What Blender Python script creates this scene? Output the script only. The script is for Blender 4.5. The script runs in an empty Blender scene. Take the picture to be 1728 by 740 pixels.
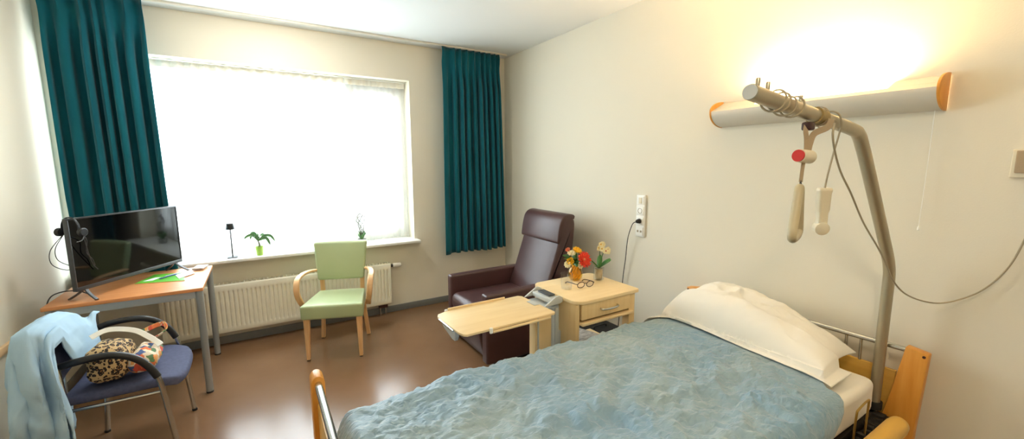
import bpy, bmesh, math, random
from math import sin, cos, pi, radians, sqrt, hypot, atan2
from mathutils import Vector, Matrix, noise

random.seed(7)
scene = bpy.context.scene
COL = scene.collection

# ------------------------------------------------------------------ materials
def lin(c):
    return tuple(((v / 12.92) if v <= 0.04045 else ((v + 0.055) / 1.055) ** 2.4) for v in c)

def rgb(r, g, b):
    return lin((r / 255, g / 255, b / 255)) + (1.0,)

def material(name, color, rough=0.5, metal=0.0, bump=None, var=None, spec=0.5, sheen=0.0, coat=0.0, emit=None, estr=0.0):
    """bump=(scale, strength, detail, stretch xyz); var=(scale, second colour, stretch xyz)"""
    m = bpy.data.materials.new(name); m.use_nodes = True
    nt = m.node_tree; b = nt.nodes['Principled BSDF']
    b.inputs['Base Color'].default_value = color
    b.inputs['Roughness'].default_value = rough
    b.inputs['Metallic'].default_value = metal
    b.inputs['Specular IOR Level'].default_value = spec
    if sheen: b.inputs['Sheen Weight'].default_value = sheen
    if coat:
        b.inputs['Coat Weight'].default_value = coat; b.inputs['Coat Roughness'].default_value = 0.1
    if emit:
        b.inputs['Emission Color'].default_value = emit; b.inputs['Emission Strength'].default_value = estr
    tc = nt.nodes.new('ShaderNodeTexCoord')
    def noise_tex(scale, detail, stretch):
        mp = nt.nodes.new('ShaderNodeMapping'); mp.inputs['Scale'].default_value = stretch
        nt.links.new(tc.outputs['Object'], mp.inputs['Vector'])
        n = nt.nodes.new('ShaderNodeTexNoise'); n.inputs['Scale'].default_value = scale
        n.inputs['Detail'].default_value = detail
        nt.links.new(mp.outputs['Vector'], n.inputs['Vector'])
        return n
    if var:
        n = noise_tex(var[0], 5, var[2] if len(var) > 2 else (1, 1, 1))
        r = nt.nodes.new('ShaderNodeValToRGB')
        r.color_ramp.elements[0].position = 0.3; r.color_ramp.elements[1].position = 0.7
        r.color_ramp.elements[0].color = color; r.color_ramp.elements[1].color = var[1]
        nt.links.new(n.outputs['Fac'], r.inputs['Fac']); nt.links.new(r.outputs['Color'], b.inputs['Base Color'])
    if bump:
        n = noise_tex(bump[0], bump[2] if len(bump) > 2 else 4, bump[3] if len(bump) > 3 else (1, 1, 1))
        bp = nt.nodes.new('ShaderNodeBump'); bp.inputs['Strength'].default_value = bump[1]; bp.inputs['Distance'].default_value = 0.01
        nt.links.new(n.outputs['Fac'], bp.inputs['Height']); nt.links.new(bp.outputs['Normal'], b.inputs['Normal'])
    return m

M = {}
M['wall'] = material('wall_paint', rgb(226, 220, 203), 0.85, bump=(160, 0.06), spec=0.2)
M['ceiling'] = material('ceiling_paint', rgb(226, 229, 228), 0.9, bump=(120, 0.05), spec=0.2)
M['floor'] = material('linoleum', rgb(130, 97, 70), 0.22, var=(2.2, rgb(120, 88, 62)), bump=(30, 0.02), spec=0.7)
M['skirting'] = material('grey_skirting', rgb(118, 120, 118), 0.5, spec=0.4)
M['dado'] = material('light_wood_rail', rgb(222, 190, 148), 0.45, var=(6, rgb(206, 170, 124), (1, 0.1, 6)))
M['white_gloss'] = material('white_lacquer', rgb(240, 240, 234), 0.35, bump=(40, 0.01))
M['frame_white'] = material('window_frame_white', rgb(236, 236, 232), 0.4, bump=(40, 0.01))
M['radiator'] = material('radiator_enamel', rgb(238, 233, 214), 0.38, bump=(60, 0.01))
M['teal'] = material('teal_drapery', rgb(18, 98, 112), 0.9, bump=(500, 0.15), var=(7, rgb(10, 82, 96), (1, 1, 0.25)), spec=0.12, sheen=0.15)
M['beech'] = material('beech_wood', rgb(232, 190, 140), 0.42, var=(7, rgb(218, 170, 116), (6, 6, 0.6)), bump=(30, 0.02))
M['desk'] = material('orange_beech_laminate', rgb(216, 150, 96), 0.42, var=(5, rgb(204, 134, 80), (0.6, 9, 1)))
M['grey_metal'] = material('grey_powder_coat', rgb(158, 162, 162), 0.45, metal=0.3, bump=(80, 0.02))
M['apron'] = material('light_grey_steel', rgb(180, 188, 192), 0.4, metal=0.2, bump=(80, 0.02))
M['chrome'] = material('brushed_chrome', rgb(205, 205, 200), 0.24, metal=1.0, bump=(60, 0.02))
M['steel'] = material('satin_steel', rgb(188, 184, 172), 0.34, metal=0.9, bump=(60, 0.02))
M['pole'] = material('painted_steel_pole', rgb(176, 166, 142), 0.35, metal=0.6, bump=(60, 0.02))
M['green'] = material('sage_vinyl', rgb(176, 190, 146), 0.38, bump=(220, 0.08), var=(3, rgb(168, 183, 138)), spec=0.5)
M['leather'] = material('brown_leatherette', rgb(78, 52, 52), 0.36, bump=(260, 0.14), var=(4, rgb(69, 45, 45)), spec=0.55)
M['black_plastic'] = material('black_plastic', rgb(26, 26, 28), 0.42, bump=(90, 0.03))
M['dark_grey'] = material('dark_grey_plastic', rgb(62, 64, 68), 0.38, bump=(90, 0.02))
M['screen'] = material('tv_glass', rgb(6, 6, 8), 0.05, spec=0.5, bump=(3, 0.0))
M['rubber'] = material('dark_rubber', rgb(40, 38, 36), 0.7, bump=(90, 0.05))
M['maple'] = material('pale_maple_laminate', rgb(238, 214, 168), 0.4, var=(4, rgb(230, 203, 153), (0.7, 8, 0.7)))
M['maple_v'] = material('pale_maple_panel', rgb(232, 204, 152), 0.42, var=(5, rgb(225, 193, 138), (8, 8, 0.5)))
M['grey_plastic'] = material('light_grey_plastic', rgb(186, 190, 188), 0.4, bump=(60, 0.02))
M['bed_wood'] = material('golden_bed_wood', rgb(226, 160, 70), 0.4, var=(5, rgb(212, 142, 52), (8, 8, 0.7)), bump=(40, 0.02))
M['bed_panel'] = material('yellow_bed_panel', rgb(222, 178, 84), 0.42, var=(5, rgb(212, 164, 72), (0.6, 0.6, 8)))
M['linen'] = material('white_bed_linen', rgb(244, 240, 230), 0.85, bump=(420, 0.12), spec=0.2)
M['shirt'] = material('pale_blue_cotton', rgb(176, 206, 228), 0.85, bump=(420, 0.12), var=(6, rgb(164, 194, 218)), spec=0.2)
M['navy'] = material('slate_blue_upholstery', rgb(88, 93, 122), 0.8, bump=(500, 0.2), var=(60, rgb(78, 83, 110)), spec=0.25)
M['grip'] = material('yellowed_grip_plastic', rgb(188, 175, 142), 0.42, bump=(60, 0.02))
M['ivory'] = material('ivory_plastic', rgb(226, 216, 190), 0.42, bump=(60, 0.02))
M['white_plastic'] = material('white_plastic', rgb(240, 238, 230), 0.38, bump=(60, 0.01))
M['strap'] = material('beige_webbing', rgb(170, 150, 122), 0.8, bump=(400, 0.2))
M['cord'] = material('beige_cord', rgb(166, 154, 128), 0.55, bump=(200, 0.05))
M['cord_dark'] = material('dark_grey_cord', rgb(52, 50, 48), 0.55, bump=(200, 0.05))
M['red'] = material('red_plastic', rgb(196, 34, 24), 0.4, bump=(60, 0.01))
M['brown_dark'] = material('dark_brown_plastic', rgb(62, 30, 24), 0.45, bump=(60, 0.02))
M['taupe_collar'] = material('olive_brown_rubber_collar', rgb(150, 128, 78), 0.5, bump=(60, 0.03))
M['leaf'] = material('leaf_green', rgb(70, 122, 50), 0.45, var=(12, rgb(48, 98, 40)), bump=(60, 0.08))
M['leaf_pale'] = material('leaf_grey_green', rgb(110, 150, 100), 0.5, var=(12, rgb(84, 128, 84)))
M['lime_pot'] = material('lime_ceramic', rgb(168, 206, 84), 0.35, var=(8, rgb(156, 196, 70)))
M['terracotta'] = material('grey_stone_pot', rgb(150, 152, 146), 0.7, bump=(60, 0.1))
M['twig'] = material('grey_twig', rgb(120, 118, 110), 0.8, bump=(90, 0.1))
M['petal_red'] = material('red_orange_petal', rgb(226, 62, 28), 0.6, var=(14, rgb(206, 36, 22)))
M['petal_yellow'] = material('yellow_petal', rgb(244, 196, 30), 0.6, var=(14, rgb(230, 168, 20)))
M['petal_cream'] = material('cream_petal', rgb(248, 242, 212), 0.6, var=(14, rgb(244, 230, 176)))
M['petal_orange'] = material('dusty_orange_petal', rgb(214, 122, 82), 0.6, var=(14, rgb(196, 98, 62)))
M['flower_eye'] = material('crimson_flower_eye', rgb(190, 40, 70), 0.6, var=(20, rgb(160, 24, 50)))
M['soil'] = material('orchid_bark', rgb(196, 184, 158), 0.9, bump=(80, 0.5), var=(30, rgb(166, 150, 116)))
M['paper'] = material('white_paper', rgb(238, 238, 234), 0.7, var=(16, rgb(210, 218, 226), (1, 4, 1)))
M['news'] = material('newsprint', rgb(208, 204, 198), 0.85, var=(26, rgb(140, 136, 132), (1, 5, 1)))
M['news2'] = material('cream_newsprint', rgb(226, 204, 168), 0.85, var=(26, rgb(196, 170, 132), (1, 5, 1)))
M['green_print'] = material('green_magazine_cover', rgb(110, 194, 62), 0.4, var=(9, rgb(90, 178, 50)))
M['blue_pen'] = material('blue_pen_plastic', rgb(52, 82, 160), 0.35, bump=(60, 0.01))
M['soffit'] = material('lamp_metal_white', rgb(212, 206, 192), 0.45, bump=(60, 0.02))
M['black_case'] = material('black_case_cloth', rgb(24, 24, 28), 0.7, bump=(300, 0.2))
M['bed_black'] = material('black_bed_mechanism', rgb(34, 30, 26), 0.55, bump=(60, 0.1))
M['brass_wire'] = material('yellowed_wire', rgb(190, 160, 92), 0.35, metal=0.8, bump=(60, 0.02))
M['mag_edge'] = material('magazine_edge', rgb(232, 178, 138), 0.7, bump=(200, 0.05))

def glass_mat(name, tint, rough=0.0, clear=0.9):
    """thin clear glazing: mostly transparent with a reflecting surface"""
    m = bpy.data.materials.new(name); m.use_nodes = True
    nt = m.node_tree; nt.nodes.clear()
    out = nt.nodes.new('ShaderNodeOutputMaterial')
    tr = nt.nodes.new('ShaderNodeBsdfTransparent'); tr.inputs['Color'].default_value = tint
    gl = nt.nodes.new('ShaderNodeBsdfGlossy'); gl.inputs['Roughness'].default_value = rough
    lw = nt.nodes.new('ShaderNodeLayerWeight')
    pw_ = nt.nodes.new('ShaderNodeMath'); pw_.operation = 'POWER'; pw_.inputs[1].default_value = 4.0
    nt.links.new(lw.outputs['Facing'], pw_.inputs[0])
    fr = nt.nodes.new('ShaderNodeMath'); fr.operation = 'MULTIPLY_ADD'; fr.inputs[1].default_value = 0.55; fr.inputs[2].default_value = 0.035
    nt.links.new(pw_.outputs[0], fr.inputs[0])
    mx = nt.nodes.new('ShaderNodeMixShader')
    nt.links.new(fr.outputs[0], mx.inputs[0]); nt.links.new(tr.outputs[0], mx.inputs[1]); nt.links.new(gl.outputs[0], mx.inputs[2])
    nt.links.new(mx.outputs[0], out.inputs['Surface'])
    return m
M['pane'] = glass_mat('window_glass', (0.97, 0.99, 0.985, 1))
M['clear'] = glass_mat('clear_glass', (0.975, 0.98, 0.98, 1), 0.02)
M['amber'] = glass_mat('amber_glass', (0.95, 0.86, 0.56, 1), 0.03)
M['lens'] = glass_mat('spectacle_lens', (0.94, 0.93, 0.94, 1), 0.0)

def sheer_mat():
    m = bpy.data.materials.new('white_voile'); m.use_nodes = True
    nt = m.node_tree; nt.nodes.clear()
    out = nt.nodes.new('ShaderNodeOutputMaterial')
    tc = nt.nodes.new('ShaderNodeTexCoord')
    n = nt.nodes.new('ShaderNodeTexNoise'); n.inputs['Scale'].default_value = 240; nt.links.new(tc.outputs['Object'], n.inputs['Vector'])
    df = nt.nodes.new('ShaderNodeBsdfDiffuse'); df.inputs['Color'].default_value = (0.86, 0.87, 0.86, 1)
    tl = nt.nodes.new('ShaderNodeBsdfTranslucent'); tl.inputs['Color'].default_value = (0.9, 0.92, 0.92, 1)
    tp = nt.nodes.new('ShaderNodeBsdfTransparent')
    a = nt.nodes.new('ShaderNodeMixShader'); a.inputs[0].default_value = 0.62
    b = nt.nodes.new('ShaderNodeMixShader')
    mr = nt.nodes.new('ShaderNodeMapRange'); mr.inputs['To Min'].default_value = 0.40; mr.inputs['To Max'].default_value = 0.58
    nt.links.new(n.outputs['Fac'], mr.inputs['Value']); nt.links.new(mr.outputs[0], b.inputs[0])
    nt.links.new(df.outputs[0], a.inputs[1]); nt.links.new(tl.outputs[0], a.inputs[2])
    nt.links.new(a.outputs[0], b.inputs[1]); nt.links.new(tp.outputs[0], b.inputs[2])
    nt.links.new(b.outputs[0], out.inputs['Surface'])
    return m
M['voile'] = sheer_mat()
M['tape'] = material('woven_header_tape', rgb(236, 234, 226), 0.9, bump=(300, 0.1), spec=0.1)

def emission(name, color, strength):
    m = bpy.data.materials.new(name); m.use_nodes = True
    nt = m.node_tree; nt.nodes.clear()
    out = nt.nodes.new('ShaderNodeOutputMaterial'); e = nt.nodes.new('ShaderNodeEmission')
    e.inputs['Color'].default_value = color; e.inputs['Strength'].default_value = strength
    nt.links.new(e.outputs[0], out.inputs['Surface'])
    return m
M['opal_fill'] = emission('added_fill_opal_glass', (1.0, 0.86, 0.66, 1), 22)  # glow of the unseen ceiling lamp added to fill the room
M['tube_light'] = emission('lit_lamp_tube', (1.0, 0.67, 0.34, 1), 320)
M['opal_lit'] = emission('lit_opal_glass', (1.0, 0.95, 0.88, 1), 22)

def quilt_mat():
    m = material('crinkled_blue_quilt', rgb(138, 164, 178), 0.5, spec=0.45, sheen=0.3)
    nt = m.node_tree; b = nt.nodes['Principled BSDF']
    tc = nt.nodes.new('ShaderNodeTexCoord')
    n = nt.nodes.new('ShaderNodeTexNoise'); n.inputs['Scale'].default_value = 2.6; n.inputs['Detail'].default_value = 6
    nt.links.new(tc.outputs['Object'], n.inputs['Vector'])
    r = nt.nodes.new('ShaderNodeValToRGB')
    r.color_ramp.elements[0].position = 0.36; r.color_ramp.elements[0].color = rgb(126, 160, 184)
    r.color_ramp.elements[1].position = 0.64; r.color_ramp.elements[1].color = rgb(146, 168, 176)
    nt.links.new(n.outputs['Fac'], r.inputs['Fac']); nt.links.new(r.outputs['Color'], b.inputs['Base Color'])
    mp = nt.nodes.new('ShaderNodeMapping'); mp.inputs['Rotation'].default_value = (0, 0, 0.5); mp.inputs['Scale'].default_value = (1, 2.2, 1)
    nt.links.new(tc.outputs['Object'], mp.inputs['Vector'])
    n2 = nt.nodes.new('ShaderNodeTexNoise'); n2.inputs['Scale'].default_value = 22; n2.inputs['Detail'].default_value = 5; n2.inputs['Distortion'].default_value = 0.8
    nt.links.new(mp.outputs['Vector'], n2.inputs['Vector'])
    bp = nt.nodes.new('ShaderNodeBump'); bp.inputs['Strength'].default_value = 0.8; bp.inputs['Distance'].default_value = 0.014
    nt.links.new(n2.outputs['Fac'], bp.inputs['Height']); nt.links.new(bp.outputs['Normal'], b.inputs['Normal'])
    return m
M['quilt'] = quilt_mat()

def leopard_mat():
    m = material('leopard_print_cloth', rgb(190, 160, 112), 0.8)
    nt = m.node_tree; b = nt.nodes['Principled BSDF']
    tc = nt.nodes.new('ShaderNodeTexCoord')
    nz = nt.nodes.new('ShaderNodeTexNoise'); nz.inputs['Scale'].default_value = 40
    nt.links.new(tc.outputs['Object'], nz.inputs['Vector'])
    ad = nt.nodes.new('ShaderNodeVectorMath'); ad.operation = 'MULTIPLY_ADD'; ad.inputs[1].default_value = (0.02, 0.02, 0.02)
    nt.links.new(nz.outputs['Color'], ad.inputs[0]); nt.links.new(tc.outputs['Object'], ad.inputs[2])
    v = nt.nodes.new('ShaderNodeTexVoronoi'); v.inputs['Scale'].default_value = 62
    nt.links.new(ad.outputs[0], v.inputs['Vector'])
    r = nt.nodes.new('ShaderNodeValToRGB'); cr = r.color_ramp; cr.interpolation = 'CONSTANT'
    cr.elements[0].position = 0.0; cr.elements[0].color = rgb(150, 104, 54)
    cr.elements[1].position = 0.22; cr.elements[1].color = rgb(28, 20, 16)
    e = cr.elements.new(0.52); e.color = rgb(196, 166, 118)
    nt.links.new(v.outputs['Distance'], r.inputs['Fac']); nt.links.new(r.outputs['Color'], b.inputs['Base Color'])
    return m
M['leopard'] = leopard_mat()

def patch_mat():
    m = material('patchwork_cloth', rgb(220, 190, 160), 0.8)
    nt = m.node_tree; b = nt.nodes['Principled BSDF']
    tc = nt.nodes.new('ShaderNodeTexCoord')
    v = nt.nodes.new('ShaderNodeTexVoronoi'); v.inputs['Scale'].default_value = 34; v.distance = 'MANHATTAN'
    nt.links.new(tc.outputs['Object'], v.inputs['Vector'])
    sp = nt.nodes.new('ShaderNodeSeparateColor'); nt.links.new(v.outputs['Color'], sp.inputs[0])
    r = nt.nodes.new('ShaderNodeValToRGB'); cr = r.color_ramp; cr.interpolation = 'CONSTANT'
    cols = [(226, 122, 72), (236, 214, 186), (92, 128, 84), (206, 86, 66), (238, 222, 200), (70, 92, 140), (232, 164, 96), (214, 196, 170)]
    cr.elements[0].position = 0; cr.elements[0].color = rgb(*cols[0])
    cr.elements[1].position = 0.125; cr.elements[1].color = rgb(*cols[1])
    for i in range(2, 8):
        e = cr.elements.new(i * 0.125); e.color = rgb(*cols[i])
    nt.links.new(sp.outputs[0], r.inputs['Fac']); nt.links.new(r.outputs['Color'], b.inputs['Base Color'])
    return m
M['patch'] = patch_mat()

# ------------------------------------------------------------------ mesh helpers
def new(): return bmesh.new()

def box(bm, c, s, bevel=0.0, seg=2, rot=None):
    mat = Matrix.Translation(Vector(c)) @ (rot.to_4x4() if rot else Matrix.Identity(4)) @ Matrix.Diagonal((s[0], s[1], s[2], 1))
    r = bmesh.ops.create_cube(bm, size=1.0, matrix=mat)
    if bevel > 0:
        vs = set(r['verts'])
        es = [e for e in bm.edges if e.verts[0] in vs and e.verts[1] in vs]
        bmesh.ops.bevel(bm, geom=es, offset=bevel, segments=seg, profile=0.5, affect='EDGES')
    return bm

def bx(bm, x0, x1, y0, y1, z0, z1, bevel=0.0, seg=2):
    return box(bm, ((x0 + x1) / 2, (y0 + y1) / 2, (z0 + z1) / 2), (abs(x1 - x0), abs(y1 - y0), abs(z1 - z0)), bevel, seg)

def spline(pts, n=8, closed=False):
    P = [Vector(p) for p in pts]; out = []
    N = len(P)
    rng = range(N) if closed else range(N - 1)
    for i in rng:
        if closed: a, b, c, d = P[(i - 1) % N], P[i], P[(i + 1) % N], P[(i + 2) % N]
        else: a, b, c, d = P[max(i - 1, 0)], P[i], P[i + 1], P[min(i + 2, N - 1)]
        for k in range(n):
            t = k / n
            out.append(0.5 * ((2 * b) + (c - a) * t + (2 * a - 5 * b + 4 * c - d) * t * t + (3 * b - a - 3 * c + d) * t ** 3))
    if not closed: out.append(P[-1].copy())
    return out

def sweep(bm, pts, section, closed=False, caps=True, up=None):
    """section(i, t) -> list of (a, b) offsets in the frame carried along the path"""
    P = [Vector(p) for p in pts]; n = len(P)
    T = []
    for i in range(n):
        if closed: d = P[(i + 1) % n] - P[i - 1]
        else: d = P[min(i + 1, n - 1)] - P[max(i - 1, 0)]
        T.append(d.normalized() if d.length > 1e-9 else Vector((0, 0, 1)))
    if up is None:
        up = Vector((0, 0, 1)) if abs(T[0].z) < 0.9 else Vector((1, 0, 0))
    fixed = Vector(up)
    nrm = (fixed - T[0] * fixed.dot(T[0])).normalized()
    rings = []
    for i in range(n):
        nrm = (nrm - T[i] * nrm.dot(T[i]))
        nrm = nrm.normalized() if nrm.length > 1e-6 else T[i].orthogonal().normalized()
        bi = T[i].cross(nrm)
        rings.append([bm.verts.new(P[i] + nrm * a + bi * b) for a, b in section(i, i / max(1, n - 1))])
    m = len(rings[0])
    for i in range(n if closed else n - 1):
        A, B = rings[i], rings[(i + 1) % n]
        for k in range(m):
            bm.faces.new((A[k], A[(k + 1) % m], B[(k + 1) % m], B[k]))
    if caps and not closed:
        bm.faces.new(list(reversed(rings[0]))); bm.faces.new(rings[-1])
    return bm

def tube(bm, pts, r, seg=10, closed=False, caps=True, up=None):
    rr = (lambda i, t: r) if not callable(r) else r
    return sweep(bm, pts, lambda i, t: [(rr(i, t) * cos(2 * pi * k / seg), rr(i, t) * sin(2 * pi * k / seg)) for k in range(seg)], closed, caps, up)

def strip(bm, pts, w, t, up, bev=0.003):
    """flat band of width w (along 'up') and thickness t"""
    a, b = w / 2, t / 2; e = min(bev, b * 0.9)
    sec = [(a - e, b), (a, b - e), (a, -b + e), (a - e, -b), (-a + e, -b), (-a, -b + e), (-a, b - e), (-a + e, b)]
    return sweep(bm, pts, lambda i, t: sec, up=up)

def lathe(bm, prof, c=(0, 0, 0), seg=24, rot=None, closed=False):
    c = Vector(c); R = rot or Matrix.Identity(3)
    rings = []
    for r, z in prof:
        if r < 1e-6: rings.append([bm.verts.new(c + R @ Vector((0, 0, z)))])
        else: rings.append([bm.verts.new(c + R @ Vector((r * cos(2 * pi * k / seg), r * sin(2 * pi * k / seg), z))) for k in range(seg)])
    pairs = list(zip(rings, rings[1:])) + ([(rings[-1], rings[0])] if closed else [])
    for A, B in pairs:
        if len(A) == 1 and len(B) == 1: continue
        for k in range(seg):
            k2 = (k + 1) % seg
            if len(A) == 1: bm.faces.new((A[0], B[k2], B[k]))
            elif len(B) == 1: bm.faces.new((A[k], A[k2], B[0]))
            else: bm.faces.new((A[k], A[k2], B[k2], B[k]))
    return bm

def prism(bm, poly, vec, bevel=0.0, seg=2):
    """poly: 3-D points of one face, extruded along vec"""
    vs = [bm.verts.new(Vector(p)) for p in poly]
    f = bm.faces.new(vs)
    r = bmesh.ops.extrude_face_region(bm, geom=[f])
    nv = [g for g in r['geom'] if isinstance(g, bmesh.types.BMVert)]
    bmesh.ops.translate(bm, verts=nv, vec=Vector(vec))
    allv = set(vs) | set(nv)
    bmesh.ops.recalc_face_normals(bm, faces=[x for x in bm.faces if all(v in allv for v in x.verts)])
    if bevel:
        es = [e for e in bm.edges if e.verts[0] in allv and e.verts[1] in allv]
        bmesh.ops.bevel(bm, geom=es, offset=bevel, segments=seg, profile=0.5, affect='EDGES')
    return bm

def grid(bm, fn, nu, nv, closed_u=False):
    V = [[bm.verts.new(Vector(fn(i / nu, j / nv))) for j in range(nv + 1)] for i in range(nu if closed_u else nu + 1)]
    n = len(V)
    for i in range(nu):
        A, B = V[i], V[(i + 1) % n]
        for j in range(nv):
            bm.faces.new((A[j], B[j], B[j + 1], A[j + 1]))
    return V

def rbox(bm, c, s, r=0.03, bulge=(0, 0, 0), n=8, warp=None, rot=None):
    """upholstered block: rounded edges, faces crowned by bulge, then warped"""
    h = [v / 2 for v in s]; r = min(r, min(h) * 0.98)
    def axis(hh):
        a = [-hh + r * (1 - cos(k * pi / 8)) for k in range(0, 4)]
        inner = [-(hh - r) + 2 * (hh - r) * k / n for k in range(n + 1)]
        return a + inner + [-v for v in reversed(a)]
    ax = [axis(v) for v in h]
    cache = {}
    c = Vector(c)
    def vert(x, y, z):
        key = (round(x, 5), round(y, 5), round(z, 5))
        if key in cache: return cache[key]
        q = Vector((x, y, z))
        inn = Vector([max(-(h[i] - r), min(h[i] - r, q[i])) for i in range(3)])
        d = q - inn
        # spread the edge samples over the quarter round
        if d.length > 1e-9: p = inn + d.normalized() * r if max(abs(q[i]) - (h[i] - 1e-6) for i in range(3)) >= 0 else q
        else: p = q
        u = [max(-1, min(1, p[i] / h[i])) for i in range(3)]
        for i in range(3):
            if bulge[i] and abs(q[i]) > h[i] - 1e-6:
                j, k = (i + 1) % 3, (i + 2) % 3
                p[i] += math.copysign(bulge[i] * (1 - u[j] ** 2) * (1 - u[k] ** 2), q[i])
        if warp: p = Vector(warp(p))
        if rot: p = rot @ p
        v = bm.verts.new(c + p); cache[key] = v
        return v
    for i in range(3):
        j, k = (i + 1) % 3, (i + 2) % 3
        for sgn in (-1, 1):
            for a in range(len(ax[j]) - 1):
                for b in range(len(ax[k]) - 1):
                    q = []
                    for (da, db) in ((0, 0), (1, 0), (1, 1), (0, 1)):
                        p = [0, 0, 0]; p[i] = sgn * h[i]; p[j] = ax[j][a + da]; p[k] = ax[k][b + db]
                        q.append(vert(*p))
                    if sgn < 0: q.reverse()
                    if len(set(q)) == 4:
                        try: bm.faces.new(q)
                        except ValueError: pass
    return bm

def obj(name, bm, mat, parent=None, angle=42, solid=None, loc=None, rot=None, subsurf=0):
    me = bpy.data.meshes.new(name)
    bm.normal_update(); bm.to_mesh(me); bm.free()
    for p in me.polygons: p.use_smooth = True
    me.set_sharp_from_angle(angle=radians(angle))
    o = bpy.data.objects.new(name, me); COL.objects.link(o)
    if mat: me.materials.append(M[mat] if isinstance(mat, str) else mat)
    if parent: o.parent = parent
    if loc: o.location = loc
    if rot: o.rotation_euler = rot
    if solid:
        md = o.modifiers.new('thickness', 'SOLIDIFY'); md.thickness = solid; md.offset = 0
    if subsurf:
        md = o.modifiers.new('smooth', 'SUBSURF'); md.levels = subsurf; md.render_levels = subsurf
    return o

def tag(o, label, cat, group=None):
    o['label'] = label; o['category'] = cat
    if group: o['group'] = group
    return o

def thing(name, label, cat, loc=(0, 0, 0), rotz=0.0, group=None):
    o = bpy.data.objects.new(name, None); COL.objects.link(o)
    o.empty_display_size = 0.1
    o.location = loc; o.rotation_euler = (0, 0, rotz)
    return tag(o, label, cat, group)

def struct(o):
    o['kind'] = 'structure'; return o

def rel(o, pts):
    """world points -> the thing's own axes"""
    Mi = (Matrix.Translation(o.location) @ Matrix.Rotation(o.rotation_euler.z, 4, 'Z')).inverted()
    return [Mi @ Vector(p) for p in pts]

# ------------------------------------------------------------------ the room
XL, XR, YB, YF, ZC = -1.26, 2.574, 4.344, -1.5, 2.81
b = new(); bx(b, XL - 0.1, XR + 0.1, YF - 0.1, YB + 0.36, -0.1, 0.0); struct(obj('floor', b, 'floor'))
b = new(); bx(b, XL - 0.1, XR + 0.1, YF - 0.1, YB + 0.36, ZC, ZC + 0.1); struct(obj('ceiling', b, 'ceiling'))
b = new(); bx(b, XL - 0.1, XL, YF, YB + 0.36, 0, ZC); struct(obj('wall_left', b, 'wall'))
b = new(); bx(b, XR, XR + 0.1, YF, YB + 0.36, 0, ZC); struct(obj('wall_right', b, 'wall'))
b = new(); bx(b, XL, XR, YF - 0.1, YF, 0, ZC); struct(obj('wall_front', b, 'wall'))
WX0, WX1, WZ0, WZ1 = -1.215, 1.416, 0.765, 2.45
b = new()
bx(b, XL, WX0, YB, YB + 0.36, 0, ZC); bx(b, WX1, XR, YB, YB + 0.36, 0, ZC)
bx(b, WX0, WX1, YB, YB + 0.36, 0, WZ0 - 0.0); bx(b, WX0, WX1, YB, YB + 0.36, WZ1, ZC)
struct(obj('wall_back', b, 'wall'))
b = new(); bx(b, XL, XR, YB - 0.012, YB, 0, 0.07, 0.003); struct(obj('baseboard_back', b, 'skirting'))
b = new(); bx(b, XR - 0.012, XR, YF, YB - 0.012, 0, 0.07, 0.003); struct(obj('baseboard_right', b, 'skirting'))
b = new(); bx(b, XL, XL + 0.012, YF, YB - 0.012, 0, 0.07, 0.003); struct(obj('baseboard_left', b, 'skirting'))
b = new(); bx(b, XL, XL + 0.022, YF, 4.12, 0.578, 0.622, 0.006); struct(obj('trim_1', b, 'dado'))

# window frame, mullion, two panes
win = bpy.data.objects.new('window_1', None); COL.objects.link(win); struct(win)
FY = YB + 0.19
b = new()
bx(b, WX0, WX0 + 0.07, FY, FY + 0.07, WZ0, WZ1, 0.006); bx(b, WX1 - 0.07, WX1, FY, FY + 0.07, WZ0, WZ1, 0.006)
bx(b, WX0 + 0.07, WX1 - 0.07, FY, FY + 0.07, WZ1 - 0.07, WZ1, 0.006); bx(b, WX0 + 0.07, WX1 - 0.07, FY, FY + 0.07, WZ0, WZ0 + 0.09, 0.006)
obj('window_frame', b, 'frame_white', win)
b = new(); bx(b, 0.785, 0.86, FY - 0.005, FY + 0.07, WZ0 + 0.09, WZ1 - 0.07, 0.006); obj('mullion', b, 'frame_white', win)
b = new()
x0, x1, z0, z1 = 0.86, WX1 - 0.07, WZ0 + 0.09, WZ1 - 0.07
for (a0, a1, c0, c1) in ((x0, x0 + 0.05, z0, z1), (x1 - 0.05, x1, z0, z1), (x0 + 0.05, x1 - 0.05, z0, z0 + 0.05), (x0 + 0.05, x1 - 0.05, z1 - 0.1, z1)):
    bx(b, a0, a1, FY + 0.008, FY + 0.062, c0, c1, 0.006)
obj('sash', b, 'frame_white', win)
for (p0, p1, zt) in ((WX0 + 0.07, 0.785, WZ1 - 0.07), (0.91, WX1 - 0.12, WZ1 - 0.17)):
    b = new(); bx(b, p0, p1, FY + 0.03, FY + 0.036, WZ0 + (0.09 if p0 < 0 else 0.14), zt); obj('pane', b, 'pane', win)
b = new(); bx(b, WX0 - 0.02, 1.445, 4.215, FY, 0.752, 0.78, 0.005)
struct(obj('trim_2', b, 'white_gloss'))
# curtain rails
b = new(); bx(b, XL + 0.01, 2.5, 4.15, 4.175, ZC - 0.016, ZC, 0.003); struct(obj('trim_3', b, 'soffit'))
b = new(); bx(b, WX0 + 0.01, WX1 - 0.005, 4.455, 4.515, WZ1 - 0.012, WZ1, 0.003); struct(obj('trim_4', b, 'white_gloss'))

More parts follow.
